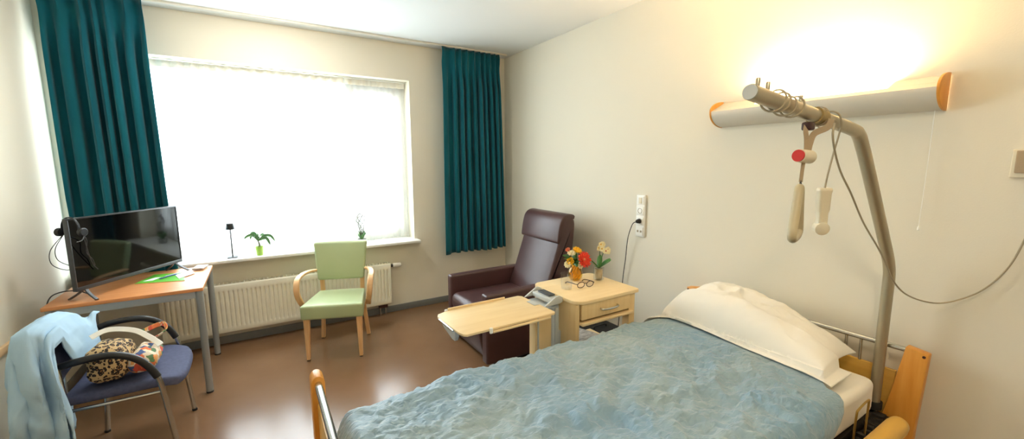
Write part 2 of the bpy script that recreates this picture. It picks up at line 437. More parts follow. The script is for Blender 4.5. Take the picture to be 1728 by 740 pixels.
# ------------------------------------------------------------------ curtains
def curtain(name, x0t, x1t, x0b, x1b, z0, z1, y, nfold, amp, seed, mat, label, cat, group=None, head=0.10, headamp=0.35, dens=14, solid=0.003, irr=0.035, skew=1.0):
    rnd = random.Random(seed)
    ph = [rnd.uniform(-0.28, 0.28) for _ in range(nfold + 2)]
    am = [rnd.uniform(0.65, 1.25) for _ in range(nfold + 2)]
    nu, nv = nfold * dens, 46
    def fn(u, v):
        # v: 0 top .. 1 bottom
        z = z1 + (z0 - z1) * v
        d = z1 - z
        s = (u ** skew + irr * (sin(2 * pi * u + seed) + 0.6 * sin(4.3 * pi * u + 2 * seed)) * min(1, u * 6, (1 - u) * 6)) * nfold
        s = max(0.0, min(nfold - 1e-6, s))
        k = int(min(nfold - 1, s)); f = s - k
        q = 0.5 - 0.5 * cos(2 * pi * f)
        shape = 2 * q ** 0.8 - 1
        kk = min(1.0, max(0.0, (d - head) / 0.35)); kk = kk * kk * (3 - 2 * kk)
        a = amp * (headamp + (1 - headamp) * kk) * (am[k] * (1 - f) + am[k + 1] * f)
        if x1t < 0 and z < 1.35: a *= 1 - 0.55 * min(1, (1.35 - z) / 0.35)
        yy = y + a * shape + (0.012 * min(1, max(0, (1.35 - z) / 0.35)) if x1t < 0 else 0)
        if d < head * 1.6:     # stitched pleats: narrow ridges at the tape
            t = max(0.0, 1 - abs(d - head * 0.55) / (head * 1.05))
            yy -= amp * 0.55 * t * max(0.0, cos(2 * pi * f)) ** 6
        sway = 0.012 * sin(2.1 * d + 5 * u + seed) * min(1, d)
        drift = (ph[k] * (1 - f) + ph[k + 1] * f) * 0.045 * kk * (1 if 0.02 < u < 0.98 else 0)
        xa = x0t + (x1t - x0t) * u; xb = x0b + (x1b - x0b) * u
        t = min(1, d / (z1 - z0))
        x = xa + (xb - xa) * t + drift + 0.010 * kk * sin(4 * pi * f)
        zz = z + (0.006 * sin(9 * u + seed) if v > 0.99 else 0)
        return (x, yy + sway * 0.4, zz)
    bm = new(); grid(bm, fn, nu, nv)
    o = obj(name, bm, mat, None, 60, solid)
    return tag(o, label, cat, group)

curtain('curtain', -1.175, -0.632, -1.17, -0.600, 0.66, ZC - 0.016, 4.172, 6, 0.046, 3, 'teal', 'long teal curtain behind the television, left of the bright window', 'curtain', 'teal curtains')
curtain('curtain', 1.715, 2.40, 1.70, 2.47, 0.60, ZC - 0.016, 4.182, 9, 0.042, 11, 'teal', 'teal curtain in the room corner behind the brown recliner', 'curtain', 'teal curtains', skew=1.35, irr=0.02)
curtain('sheer_curtain', WX0 + 0.012, 0.80, WX0 + 0.012, 0.83, 0.788, WZ1 - 0.014, 4.470, 22, 0.012, 5, 'voile', 'wide white voile panel over the larger window pane behind small black lamp', 'sheer curtain', 'white voile panels', head=0.06, headamp=0.5, dens=9, solid=None)
curtain('sheer_curtain', 0.775, WX1 - 0.01, 0.80, WX1 - 0.012, 0.788, WZ1 - 0.014, 4.500, 9, 0.012, 8, 'voile', 'narrow white voile panel at the right window pane beside teal corner curtain', 'sheer curtain', 'white voile panels', head=0.06, headamp=0.5, dens=9, solid=None)

def header_tape(parent, x0, x1, y, n):
    bm = new()
    grid(bm, lambda u, v: (x0 + (x1 - x0) * u, y + 0.008 * sin(2 * pi * n * u) , WZ1 - 0.014 - 0.055 * v), n * 10, 3)
    return obj('header_tape', bm, 'tape', parent, 60)
sh = [o for o in COL.objects if o.name.startswith('sheer_curtain')]
header_tape(sh[0], WX0 + 0.012, 0.79, 4.445, 22); header_tape(sh[1], 0.785, WX1 - 0.01, 4.478, 9)

# ------------------------------------------------------------------ radiator
rad = thing('radiator', 'long ribbed cream panel radiator on the wall under the window sill', 'radiator', (0.165, 4.29, 0))
RX0, RX1, RZ0, RZ1, RY = -0.765, 1.115, 0.125, 0.560, 4.246
b = new(); nrib = 56
def radf(u, v):
    x = RX0 + (RX1 - RX0) * u; z = RZ0 + (RZ1 - RZ0) * v
    f = (u * nrib) % 1.0
    g = max(0.0, min(1.0, (abs(f - 0.5) - 0.24) / 0.1))
    w = max(0.0, min(1.0, (z - RZ0 - 0.045) / 0.02)) * max(0.0, min(1.0, (RZ1 - 0.055 - z) / 0.02))
    if u < 0.008 or u > 0.992: w = 0
    e = 0.004 if (v < 0.001 or v > 0.999) else 0
    return (x, RY + 0.010 * g * w + e, z)
zs = [0, 0.02, 0.09, 0.11, 0.13, 0.16, 0.3, 0.5, 0.7, 0.82, 0.85, 0.87, 0.89, 0.97, 1.0]
nu = nrib * 8
V = [[b.verts.new(Vector(radf(i / nu, zz))) for zz in zs] for i in range(nu + 1)]
for i in range(nu):
    for j in range(len(zs) - 1): b.faces.new((V[i][j], V[i + 1][j], V[i + 1][j + 1], V[i][j + 1]))
for p in [b]:
    pass
for v in b.verts: v.co -= Vector(rad.location)
obj('front_panel', b, 'radiator', rad, 35, 0.003)
L = rad.location
def rbx(bm, *a, **k):
    x0, x1, y0, y1, z0, z1 = a
    return bx(bm, x0 - L.x, x1 - L.x, y0 - L.y, y1 - L.y, z0 - L.z, z1 - L.z, **k)
b = new(); rbx(b, RX0, RX1, 4.262, 4.325, RZ0 + 0.01, RZ1 - 0.02); obj('convector_core', b, 'radiator', rad)
b = new()
for k in range(62):
    x = RX0 + 0.015 + k * (RX1 - RX0 - 0.03) / 61
    rbx(b, x - 0.0045, x + 0.0045, 4.262, 4.325, RZ1 - 0.006, RZ1 + 0.001)
rbx(b, RX0, RX1, 4.256, 4.262, RZ1 - 0.012, RZ1 + 0.002); rbx(b, RX0, RX1, 4.325, 4.331, RZ1 - 0.012, RZ1 + 0.002)
obj('top_grille', b, 'radiator', rad)
for sx in (RX0 - 0.003, RX1 + 0.003):
    b = new(); rbx(b, sx - 0.003, sx + 0.003, 4.25, 4.331, RZ0, RZ1, bevel=0.001); obj('side_cover', b, 'radiator', rad)
b = new(); tube(b, rel(rad, [(RX1 + 0.006, 4.29, 0.525), (RX1 + 0.034, 4.29, 0.525)]), 0.016, 14); vo = obj('valve', b, 'black_plastic', rad)
b = new(); tube(b, rel(rad, [(RX1 + 0.034, 4.29, 0.525), (RX1 + 0.04, 4.29, 0.525), (RX1 + 0.115, 4.29, 0.525), (RX1 + 0.122, 4.29, 0.525)]), lambda i, t: (0.018, 0.024, 0.021, 0.015)[i], 16); obj('thermostat_knob', b, 'white_plastic', vo)
b = new(); rbx(b, 0.985, 1.075, 4.26, 4.31, 0.085, 0.125, bevel=0.006); obj('pipe_connector', b, 'brown_dark', rad)
for px in (1.0, 1.055):
    b = new(); tube(b, rel(rad, [(px, 4.285, 0.12), (px, 4.285, 0.0)]), 0.008, 10); obj('pipe', b, 'chrome', rad)

# ------------------------------------------------------------------ desk table
tb = thing('table', 'rectangular table with orange wood top and grey metal legs under the television', 'table', (-0.76, 3.775, 0))
b = new(); bx(b, -0.382, 0.385, -0.365, 0.366, 0.742, 0.765, 0.003); obj('tabletop', b, 'desk', tb)
b = new()
bx(b, -0.355, 0.355, -0.335, -0.312, 0.69, 0.741, 0.002); bx(b, -0.355, 0.355, 0.315, 0.338, 0.69, 0.741, 0.002)
bx(b, -0.355, -0.332, -0.312, 0.315, 0.69, 0.741, 0.002); bx(b, 0.335, 0.358, -0.312, 0.315, 0.69, 0.741, 0.002)
obj('apron', b, 'apron', tb)
for lx in (-0.352, 0.36):
    for ly in (-0.338, 0.343):
        b = new(); tube(b, [(lx, ly, 0.741), (lx, ly, 0.012)], 0.0215, 18); lg = obj('leg', b, 'grey_metal', tb)
        b = new(); tube(b, [(lx, ly, 0.012), (lx, ly, 0.0)], 0.022, 18); obj('foot_cap', b, 'rubber', lg)

# television
TVL, TVR = Vector((-0.986, 3.44)), Vector((-0.56, 4.10))
tva = atan2(TVR.y - TVL.y, TVR.x - TVL.x); tvw = (TVR - TVL).length
tv = thing('television', 'black flat screen television standing on the orange wood table', 'television', ((TVL.x + TVR.x) / 2, (TVL.y + TVR.y) / 2, 0.765), tva)
zb, zt = 0.065, 0.512
w2 = tvw / 2
b = new()
bx(b, -w2, w2, 0.0, 0.028, zb, zb + 0.024, 0.002); bx(b, -w2, w2, 0.0, 0.028, zt - 0.009, zt, 0.002)
bx(b, -w2, -w2 + 0.009, 0.0, 0.028, zb + 0.024, zt - 0.009, 0.002); bx(b, w2 - 0.009, w2, 0.0, 0.028, zb + 0.024, zt - 0.009, 0.002)
obj('bezel', b, 'dark_grey', tv)
b = new(); bx(b, -w2 + 0.008, w2 - 0.008, 0.004, 0.008, zb + 0.023, zt - 0.008); obj('screen', b, 'screen', tv)
b = new(); bx(b, -w2 + 0.008, w2 - 0.008, 0.0085, 0.028, zb + 0.023, zt - 0.008); rbox(b, (0, 0.032, 0.22), (0.5, 0.032, 0.26), 0.012); obj('back_shell', b, 'black_plastic', tv)
for sx in (-1, 1):
    b = new()
    cx = sx * (w2 - 0.06)
    strip(b, spline([(cx, 0.014, 0.075), (cx + sx * 0.01, -0.02, 0.04), (cx + sx * 0.022, -0.075, 0.006)], 6), 0.022, 0.009, (1, 0, 0))
    strip(b, spline([(cx, 0.014, 0.075), (cx + sx * 0.01, 0.05, 0.04), (cx + sx * 0.022, 0.10, 0.006)], 6), 0.022, 0.009, (1, 0, 0))
    obj('stand_foot', b, 'dark_grey', tv)

# headset hooked over the television
hs = thing('headset', 'black headset hanging over the left corner of the television with loose cable', 'headset', (TVL.x, TVL.y, 0.765 + zt + 0.003), tva)
hx = 0.028
arc = [(hx, 0.014 + 0.052 * cos(a), -0.062 + 0.066 * sin(a)) for a in [radians(t) for t in range(-5, 186, 10)]]
b = new(); strip(b, arc, 0.016, 0.006, (1, 0, 0)); obj('headband', b, 'black_plastic', hs)
for sy in (-1, 1):
    b = new(); lathe(b, [(0, 0.0), (0.022, 0.0), (0.026, 0.006), (0.026, 0.02), (0.02, 0.026), (0, 0.026)], (hx, 0.014 + sy * 0.058, -0.085), 20, Matrix.Rotation(pi / 2 * (1 if sy < 0 else -1), 3, 'X'))
    obj('ear_cup', b, 'black_plastic', hs)
b = new(); tube(b, spline([(hx, -0.062, -0.10), (hx - 0.02, -0.07, -0.13), (hx - 0.05, -0.068, -0.137)], 6), 0.003, 6); obj('microphone_boom', b, 'black_plastic', hs)
b = new()
tube(b, spline([(hx + 0.005, -0.055, -0.108), (hx + 0.04, -0.03, -0.22), (hx + 0.075, -0.012, -0.30), (hx + 0.10, -0.012, -0.34)], 8), 0.0028, 6)
tube(b, spline([(hx + 0.012, -0.05, -0.108), (hx + 0.05, -0.02, -0.15), (hx + 0.045, -0.014, -0.22), (hx + 0.075, -0.012, -0.27), (hx + 0.085, -0.012, -0.31)], 8), 0.0028, 6)
tube(b, spline([(hx, 0.066, -0.105), (hx - 0.04, 0.08, -0.18), (hx - 0.035, 0.08, -0.25), (hx + 0.02, 0.07, -0.30)], 8), 0.0022, 6)
tube(b, spline([(hx, 0.07, -0.105), (hx - 0.06, 0.09, -0.19), (hx - 0.065, 0.085, -0.27), (hx + 0.0, 0.07, -0.32), (hx + 0.05, 0.06, -0.30)], 8), 0.0022, 6)
obj('cable', b, 'cord_dark', hs)
o = new(); tube(o, spline([(-0.99, 3.62, 0.772), (-1.05, 3.66, 0.79), (-1.11, 3.63, 0.80), (-1.152, 3.59, 0.78), (-1.165, 3.55, 0.70), (-1.175, 3.52, 0.5)], 8), 0.0035, 8)
tag(obj('television_cable', o, 'cord_dark'), 'thin black television cord curling over the table edge beside the left wall', 'cord')

# papers on the table
mg = thing('magazine', 'green covered magazine lying on the table beside the television', 'magazine', (-0.64, 3.86, 0.765))
quad = [(-0.79, 3.757), (-0.503, 3.682), (-0.54, 3.955), (-0.722, 4.0)]
q = [Vector((x, y, 0.765)) - mg.location for x, y in quad]
b = new(); prism(b, q, (0, 0, 0.004)); obj('pages', b, 'mag_edge', mg)
b = new(); prism(b, [v + Vector((0, 0, 0.0041)) for v in q], (0, 0, 0.0008)); obj('cover', b, 'green_print', mg)
b = new(); prism(b, [Vector((x, y, 0.77)) - mg.location for x, y in ((-0.755, 3.80), (-0.70, 3.79), (-0.665, 3.875), (-0.70, 3.885))], (0, 0, 0.0006)); obj('cover_title_block', b, 'paper', mg)
lf = new(); prism(lf, [(-0.545, 3.75, 0.7702), (-0.463, 3.88, 0.7702), (-0.50, 3.99, 0.7702), (-0.583, 3.88, 0.7702)], (0, 0, 0.003))
tag(obj('leaflet', lf, 'paper'), 'white folded leaflet overlapping the green magazine near table edge', 'leaflet')
lf = new(); prism(lf, [(-0.495, 4.0, 0.7735), (-0.42, 3.975, 0.7735), (-0.395, 4.10, 0.7735), (-0.475, 4.125, 0.7735)], (0, 0, 0.010), 0.001)
tag(obj('booklet', lf, 'news'), 'grey printed booklet behind the green magazine at the back of table', 'booklet')
for (p, q2, mm, lab) in (((-0.665, 3.80, 0.7755), (-0.575, 3.885, 0.7795), 'blue_pen', 'blue pen lying across the green magazine'),
                         ((-0.64, 3.865, 0.7755), (-0.555, 3.915, 0.780), 'paper', 'white pen lying on the green magazine behind the blue pen')):
    b = new(); d = Vector(q2) - Vector(p)
    tube(b, [Vector(p), Vector(p) + d * 0.06, Vector(p) + d * 0.94, Vector(q2)], lambda i, t: (0.0015, 0.0045, 0.0045, 0.003)[i], 10)
    tag(obj('pen', b, mm), lab, 'pen', 'pens on the magazine')

# ------------------------------------------------------------------ things on the sill
sl = thing('table_lamp', 'small black table lamp with thin stem standing on the white window sill', 'lamp', (-0.24, 4.315, 0.78))
b = new(); box(b, (0, 0, 0.004), (0.078, 0.078, 0.008), 0.003); obj('base', b, 'black_plastic', sl)
b = new(); tube(b, [(0, 0, 0.008), (0, 0, 0.30)], 0.0055, 10); obj('stem', b, 'black_plastic', sl)
b = new(); lathe(b, [(0.036, 0.25), (0.027, 0.304), (0.0, 0.304), (0.0, 0.300), (0.025, 0.300), (0.034, 0.25)], seg=24); obj('lamp_shade', b, 'black_plastic', sl)

def leaf(bm, pts, w, fold=0.25, roll=0.0):
    P = spline(pts, 5); n = len(P)
    prev = None
    for i, p in enumerate(P):
        t = i / (n - 1)
        d = (P[min(i + 1, n - 1)] - P[max(i - 1, 0)]).normalized()
        side = d.cross(Vector((0, 0, 1)))
        side = side.normalized() if side.length > 1e-4 else Vector((1, 0, 0))
        side = Matrix.Rotation(roll, 3, d) @ side
        up = side.cross(d)
        ww = w * max(0.04, sin(pi * min(1, t * 0.92 + 0.06)) ** 0.8)
        row = [bm.verts.new(p - side * ww + up * ww * fold), bm.verts.new(p), bm.verts.new(p + side * ww + up * ww * fold)]
        if prev:
            bm.faces.new((prev[0], prev[1], row[1], row[0])); bm.faces.new((prev[1], prev[2], row[2], row[1]))
        prev = row

pp = thing('potted_plant', 'drooping leafy plant in lime green pot on the window sill', 'plant', (-0.035, 4.295, 0.78))
b = new(); lathe(b, [(0, 0), (0.024, 0), (0.026, 0.002), (0.032, 0.082), (0.029, 0.082), (0.026, 0.07), (0, 0.07)], seg=24); obj('pot', b, 'lime_pot', pp)
b = new(); tube(b, spline([(0, 0, 0.07), (0.002, 0, 0.10), (-0.008, 0, 0.135)], 5), lambda i, t: 0.010 - 0.005 * t, 8); obj('stem', b, 'twig', pp)
for (dx, dy, h, dz, rl) in ((-0.11, -0.01, 0.19, -0.03, 0.9), (-0.065, 0.02, 0.20, -0.055, 1.1), (0.125, 0.0, 0.175, -0.06, -1.0), (0.085, -0.02, 0.155, -0.065, -1.1), (0.05, 0.03, 0.185, 0.0, -0.8), (-0.03, -0.03, 0.19, 0.0, 0.8)):
    b = new()
    leaf(b, [(-0.006, 0, 0.132), (dx * 0.4, dy * 0.5, h - 0.005), (dx * 0.75, dy, h - 0.01), (dx, dy, h + dz)], 0.019, 0.2, rl)
    obj('leaf', b, 'leaf_pale', pp, 80, 0.0012)

dp = thing('dried_plant', 'spindly grey plant with curled twigs on the sill behind the green chair', 'plant', (0.872, 4.385, 0.78))
b = new(); lathe(b, [(0, 0), (0.032, 0), (0.040, 0.045), (0.036, 0.045), (0.033, 0.035), (0, 0.035)], seg=20); obj('pot', b, 'terracotta', dp)
rn = random.Random(4)
b = new()
for k in range(26):
    a = rn.uniform(0, 2 * pi); r = rn.uniform(0.02, 0.045)
    leaf(b, [(0, 0, 0.035), (r * 0.5 * cos(a), r * 0.5 * sin(a), 0.075), (r * cos(a), r * sin(a), rn.uniform(0.06, 0.13))], 0.012, 0.25, rn.uniform(-1, 1))
obj('foliage', b, 'leaf_pale', dp, 80, 0.001)
for k in range(5):
    b = new(); a = k * 1.25
    pts = [(0, 0, 0.05), (0.02 * cos(a), 0.015 * sin(a), 0.14), (0.03 * cos(a + 1), 0.02 * sin(a), 0.20), (0.045 * cos(a + 2), 0.02, 0.235), (0.03 * cos(a + 3), 0.01, 0.265 + 0.01 * k), (0.045 * cos(a + 4), 0, 0.27)]
    tube(b, spline(pts, 6), 0.0034, 6); obj('twig', b, 'twig', dp)

# ------------------------------------------------------------------ green armchair
gc = thing('armchair', 'sage green upholstered chair with bentwood arms in front of the radiator', 'chair', (0.508, 3.698, 0), radians(-20.6))
SZ = 0.468
def taper(p):
    t = (p.y + 0.22) / 0.44
    return (p.x * (1.0 - 0.20 * t), p.y, p.z)
b = new(); rbox(b, (0, -0.005, 0.408), (0.484, 0.44, 0.118), 0.018, (0, 0.004, 0.012), 8, taper); obj('seat', b, 'green', gc)
b = new()
def bw(p):
    t = (p.z + 0.165) / 0.33
    x = p.x * (0.86 + 0.14 * t)
    return (x, p.y + 0.055 * t - 0.03 * (1 - (x / 0.22) ** 2) * -1 * 0.5, p.z)
rbox(b, (0, 0.195, 0.735), (0.455, 0.058, 0.335), 0.02, (0, 0.012, 0.004), 8, bw); bk = obj('backrest', b, 'green', gc)
def sqleg(bm, pts, s0, s1):
    n = len(pts)
    def sec(i, t):
        h = (s0 + (s1 - s0) * t) / 2; e = h * 0.25
        return [(h - e, h), (h, h - e), (h, -h + e), (h - e, -h), (-h + e, -h), (-h, -h + e), (-h, h - e), (-h + e, h)]
    return sweep(bm, pts, sec, up=(1, 0, 0))
for sx in (-1, 1):
    b = new(); sqleg(b, [(sx * 0.203, -0.188, 0.352), (sx * 0.205, -0.20, 0.008)], 0.046, 0.026); lg = obj('leg', b, 'beech', gc)
    b = new(); box(b, (sx * 0.205, -0.20, 0.004), (0.022, 0.022, 0.008)); obj('glide', b, 'rubber', lg)
    b = new(); sqleg(b, spline([(sx * 0.176, 0.238, 0.62), (sx * 0.172, 0.232, 0.56), (sx * 0.17, 0.225, 0.44), (sx * 0.175, 0.225, 0.32), (sx * 0.20, 0.255, 0.008)], 5), 0.036, 0.032); lg = obj('leg', b, 'beech', gc)
    b = new(); box(b, (sx * 0.20, 0.255, 0.004), (0.026, 0.026, 0.008)); obj('glide', b, 'rubber', lg)
    b = new()
    strip(b, spline([(sx * 0.215, 0.205, 0.655), (sx * 0.258, 0.13, 0.662), (sx * 0.283, 0.03, 0.660), (sx * 0.29, -0.06, 0.645), (sx * 0.288, -0.105, 0.60), (sx * 0.282, -0.115, 0.53), (sx * 0.268, -0.085, 0.455), (sx * 0.256, -0.04, 0.40)], 6), 0.046, 0.020, (1, 0, 0), 0.005)
    obj('armrest', b, 'beech', gc)

# ------------------------------------------------------------------ brown recliner
rc = thing('recliner', 'brown leatherette recliner armchair standing in the corner behind the bedside cabinet', 'armchair', (1.9, 3.07, 0))
def R(x, y, z): return (x - 1.9, y - 3.07, z)
for (y0, y1) in ((2.665, 2.755), (3.345, 3.425)):
    b = new()
    def armw(p, yc=(y0 + y1) / 2):
        # lower front corner swept back
        if p.z < -0.05 and p.x < 0: return (p.x, p.y, p.z)
        return p
    rbox(b, R(1.825, (y0 + y1) / 2, 0.315), (0.83, y1 - y0, 0.56), 0.018, (0.0, 0.006, 0.004), 6, armw)
    obj('arm', b, 'leather', rc)
b = new(); rbox(b, R(1.725, 3.05, 0.375), (0.65, 0.578, 0.15), 0.055, (0.01, 0, 0.012), 8); obj('seat_cushion', b, 'leather', rc)
b = new()
def frw(p):
    t = (0.15 - p.z) / 0.3
    return (p.x + 0.06 * t * t, p.y, p.z)
rbox(b, R(1.425, 3.05, 0.175), (0.05, 0.555, 0.28), 0.02, (0.006, 0, 0), 6, frw); obj('footrest', b, 'leather', rc)
b = new(); bx(b, 1.50 - 1.9, 2.2 - 1.9, 2.70 - 3.07, 3.39 - 3.07, 0.0, 0.04, 0.004); obj('base', b, 'black_plastic', rc)
prof = spline([(2.00, 0.36), (2.045, 0.50), (2.085, 0.60), (2.135, 0.74), (2.185, 0.885), (2.205, 0.98), (2.225, 1.07), (2.255, 1.12), (2.30, 1.132), (2.345, 1.122), (2.368, 1.06), (2.36, 0.94), (2.343, 0.81), (2.31, 0.66), (2.27, 0.50), (2.22, 0.36)], 4)
b = new()
def backsec(bm, y0, y1, prof, e=0.022):
    C = Vector((sum(p[0] for p in prof) / len(prof), sum(p[1] for p in prof) / len(prof)))
    rings = []
    steps = [(0, e), (0.25 * e, 0.35 * e), (e, 0.0)]
    ys = [(y0 + a, sh) for a, sh in steps] + [(y1 - a, sh) for a, sh in reversed(steps)]
    for y, sh in ys:
        ring = []
        for i, p in enumerate(prof):
            a = Vector(prof[i - 1][:2]); c2 = Vector(prof[(i + 1) % len(prof)][:2])
            t = (c2 - a).normalized(); nrm = Vector((t.y, -t.x))
            q = Vector(p[:2]); 
            if (C - q).dot(nrm) < 0: nrm = -nrm
            q = q + nrm * sh
            ring.append(bm.verts.new(Vector(R(q.x, y, q.y))))
        rings.append(ring)
    m = len(prof)
    for A, B in zip(rings, rings[1:]):
        for k in range(m): bm.faces.new((A[k], A[(k + 1) % m], B[(k + 1) % m], B[k]))
    bm.faces.new(list(reversed(rings[0]))); bm.faces.new(rings[-1])
    bmesh.ops.recalc_face_normals(bm, faces=bm.faces)
prof2 = [(p.x, p.y) for p in [Vector((q[0], q[1])) for q in prof]]
backsec(b, 2.775, 3.352, prof2); obj('backrest', b, 'leather', rc, 50)
b = new()
hp = spline([(2.195, 0.895), (2.172, 0.908), (2.176, 0.96), (2.190, 1.04), (2.212, 1.105), (2.25, 1.142), (2.30, 1.152), (2.35, 1.143), (2.36, 1.12), (2.30, 1.11), (2.25, 1.08), (2.225, 0.99)], 4)
backsec(b, 2.772, 3.355, [(p.x, p.y) for p in hp], 0.010); obj('headrest', b, 'leather', rc, 50)

# ------------------------------------------------------------------ bedside cabinet with overbed flap
ns = thing('bedside_cabinet', 'pale wood bedside cabinet with drawer and side flap table by the bed', 'bedside cabinet', (1.72, 1.92, 0))
def N(x, y, z): return Vector((x - 1.72, y - 1.92, z))
def nbx(bm, x0, x1, y0, y1, z0, z1, **k): return bx(bm, x0 - 1.72, x1 - 1.72, y0 - 1.92, y1 - 1.92, z0, z1, **k)
def rrect(x0, x1, y0, y1, rr, z, n=6):
    """corner radii (x0y0, x1y0, x1y1, x0y1)"""
    out = []
    for (cx, cy, a0, r) in ((x0, y0, pi, rr[0]), (x1, y0, 1.5 * pi, rr[1]), (x1, y1, 0, rr[2]), (x0, y1, 0.5 * pi, rr[3])):
        ox = cx + r * (1 if cx == x0 else -1); oy = cy + r * (1 if cy == y0 else -1)
        for k in range(n + 1):
            a = a0 + 0.5 * pi * k / n
            out.append((ox + r * cos(a), oy + r * sin(a), z))
    return out
b = new(); prism(b, [N(*p) for p in rrect(1.468, 1.975, 1.69, 2.145, (0.075, 0.02, 0.05, 0.06), 0.80)], (0, 0, 0.021), 0.003); obj('top', b, 'maple', ns)
b = new(); prism(b, [N(*p) for p in rrect(1.48, 1.51, 1.71, 2.125, (0.014, 0.014, 0.004, 0.004), 0.07)], (0, 0, 0.729), 0.0); obj('side_panel', b, 'maple_v', ns)
b = new(); nbx(b, 1.905, 1.955, 1.71, 1.765, 0.07, 0.799, bevel=0.004); obj('front_post', b, 'maple_v', ns)
b = new(); nbx(b, 1.907, 1.953, 1.766, 2.11, 0.69, 0.799, bevel=0.003); obj('side_panel', b, 'maple_v', ns)
b = new(); nbx(b, 1.511, 1.955, 1.766, 2.11, 0.40, 0.418, bevel=0.002); obj('shelf', b, 'maple', ns)
b = new(); nbx(b, 1.511, 1.904, 1.72, 2.11, 0.10, 0.118, bevel=0.002); obj('bottom', b, 'maple', ns)
b = new(); nbx(b, 1.511, 1.953, 2.111, 2.122, 0.69, 0.799, bevel=0.002); obj('back_panel', b, 'maple_v', ns)
b = new(); nbx(b, 1.511, 1.93, 1.69, 1.74, 0.672, 0.69, bevel=0.004); nbx(b, 1.511, 1.904, 1.74, 2.11, 0.676, 0.686); obj('drawer_rail', b, 'maple', ns)
b = new(); nbx(b, 1.514, 1.902, 1.702, 1.722, 0.705, 0.797, bevel=0.002); nbx(b, 1.53, 1.89, 1.722, 2.05, 0.71, 0.775); dr = obj('drawer', b, 'maple_v', ns)
b = new(); tube(b, [N(*p) for p in spline([(1.655, 1.702, 0.752), (1.66, 1.685, 0.75), (1.70, 1.678, 0.748), (1.745, 1.678, 0.748), (1.785, 1.685, 0.75), (1.79, 1.702, 0.752)], 5)], 0.0055, 8); obj('handle', b, 'chrome', dr)
for cx in (1.495, 1.93):
    for cy in (1.75, 2.09):
        b = new()
        tube(b, [N(cx, cy, 0.07), N(cx, cy, 0.05)], 0.009, 10)
        tube(b, [N(cx - 0.01, cy, 0.025), N(cx + 0.01, cy, 0.025)], 0.025, 16)
        obj('caster', b, 'rubber', ns)
# mast and tray
b = new(); nbx(b, 1.29, 1.405, 1.845, 1.905, 0.06, 0.755, bevel=0.003); obj('mast_panel', b, 'maple_v', ns)
b = new(); nbx(b, 1.405, 1.456, 1.835, 1.925, 0.05, 0.775, bevel=0.008); nbx(b, 1.455, 1.481, 1.85, 1.90, 0.3, 0.6); nbx(b, 1.42, 1.44, 1.826, 1.836, 0.06, 0.76)
nbx(b, 1.305, 1.312, 1.838, 1.846, 0.06, 0.75)
obj('mast_rail', b, 'grey_plastic', ns)
b = new(); nbx(b, 1.25, 1.46, 1.86, 1.90, 0.03, 0.06, bevel=0.004); obj('mast_foot', b, 'grey_metal', ns)
b = new(); tray = [(0.80, 1.712), (1.335, 1.722), (1.345, 1.735), (1.335, 2.055), (1.315, 2.075), (0.83, 2.06), (0.78, 2.04), (0.765, 2.01), (0.775, 1.76), (0.785, 1.725)]
prism(b, [N(x, y, 0.772) for x, y in tray], (0, 0, 0.012), 0.002); ty = obj('tray_top', b, 'maple', ns)
b = new(); tube(b, [N(0.94, 1.712, 0.765), N(1.30, 1.718, 0.765)], 0.007, 10); obj('tray_rail', b, 'maple', ty)
b = new(); nbx(b, 0.85, 1.22, 2.066, 2.076, 0.768, 0.795, bevel=0.003); obj('tray_rail', b, 'maple', ty)
for (x, y) in ((0.93, 1.711), (0.84, 2.07)):
    b = new(); rbox(b, N(x, y, 0.775), (0.018, 0.014, 0.03), 0.005, n=2); obj('rail_end_clip', b, 'white_plastic', ty)
b = new(); prism(b, [N(*p) for p in ((0.772, 1.80, 0.77), (0.772, 1.99, 0.77), (0.782, 1.97, 0.735), (0.80, 1.90, 0.69), (0.80, 1.87, 0.69), (0.785, 1.82, 0.735))], (0.022, 0, 0), 0.004); obj('tray_grip', b, 'grey_plastic', ty)
b = new(); tube(b, [N(0.768, 1.805, 0.776), N(0.766, 1.985, 0.776)], 0.006, 10); obj('grip_bar', b, 'chrome', ty)
# tilt head
for yy in (1.815, 2.02):
    b = new(); prism(b, [N(1.335, yy, 0.786), N(1.44, yy, 0.786), N(1.464, yy, 0.795), N(1.462, yy, 0.822), N(1.44, yy, 0.834), N(1.415, yy, 0.832)], (0, 0.012, 0), 0.002); obj('tilt_bracket', b, 'grey_plastic', ns)
b = new(); nbx(b, 1.385, 1.458, 1.829, 2.018, 0.788, 0.818, bevel=0.007); obj('tilt_head', b, 'grey_plastic', ns)
b = new(); nbx(b, 1.405, 1.45, 1.87, 1.985, 0.819, 0.829, bevel=0.003); obj('release_lever', b, 'dark_grey', ns)
b = new(); nbx(b, 1.30, 1.335, 1.87, 1.95, 0.785, 0.788, bevel=0.001); obj('hinge_plate', b, 'grey_plastic', ns)
b = new(); nbx(b, 1.31, 1.42, 1.83, 2.02, 0.757, 0.771, bevel=0.002); obj('tray_support', b, 'grey_plastic', ns)

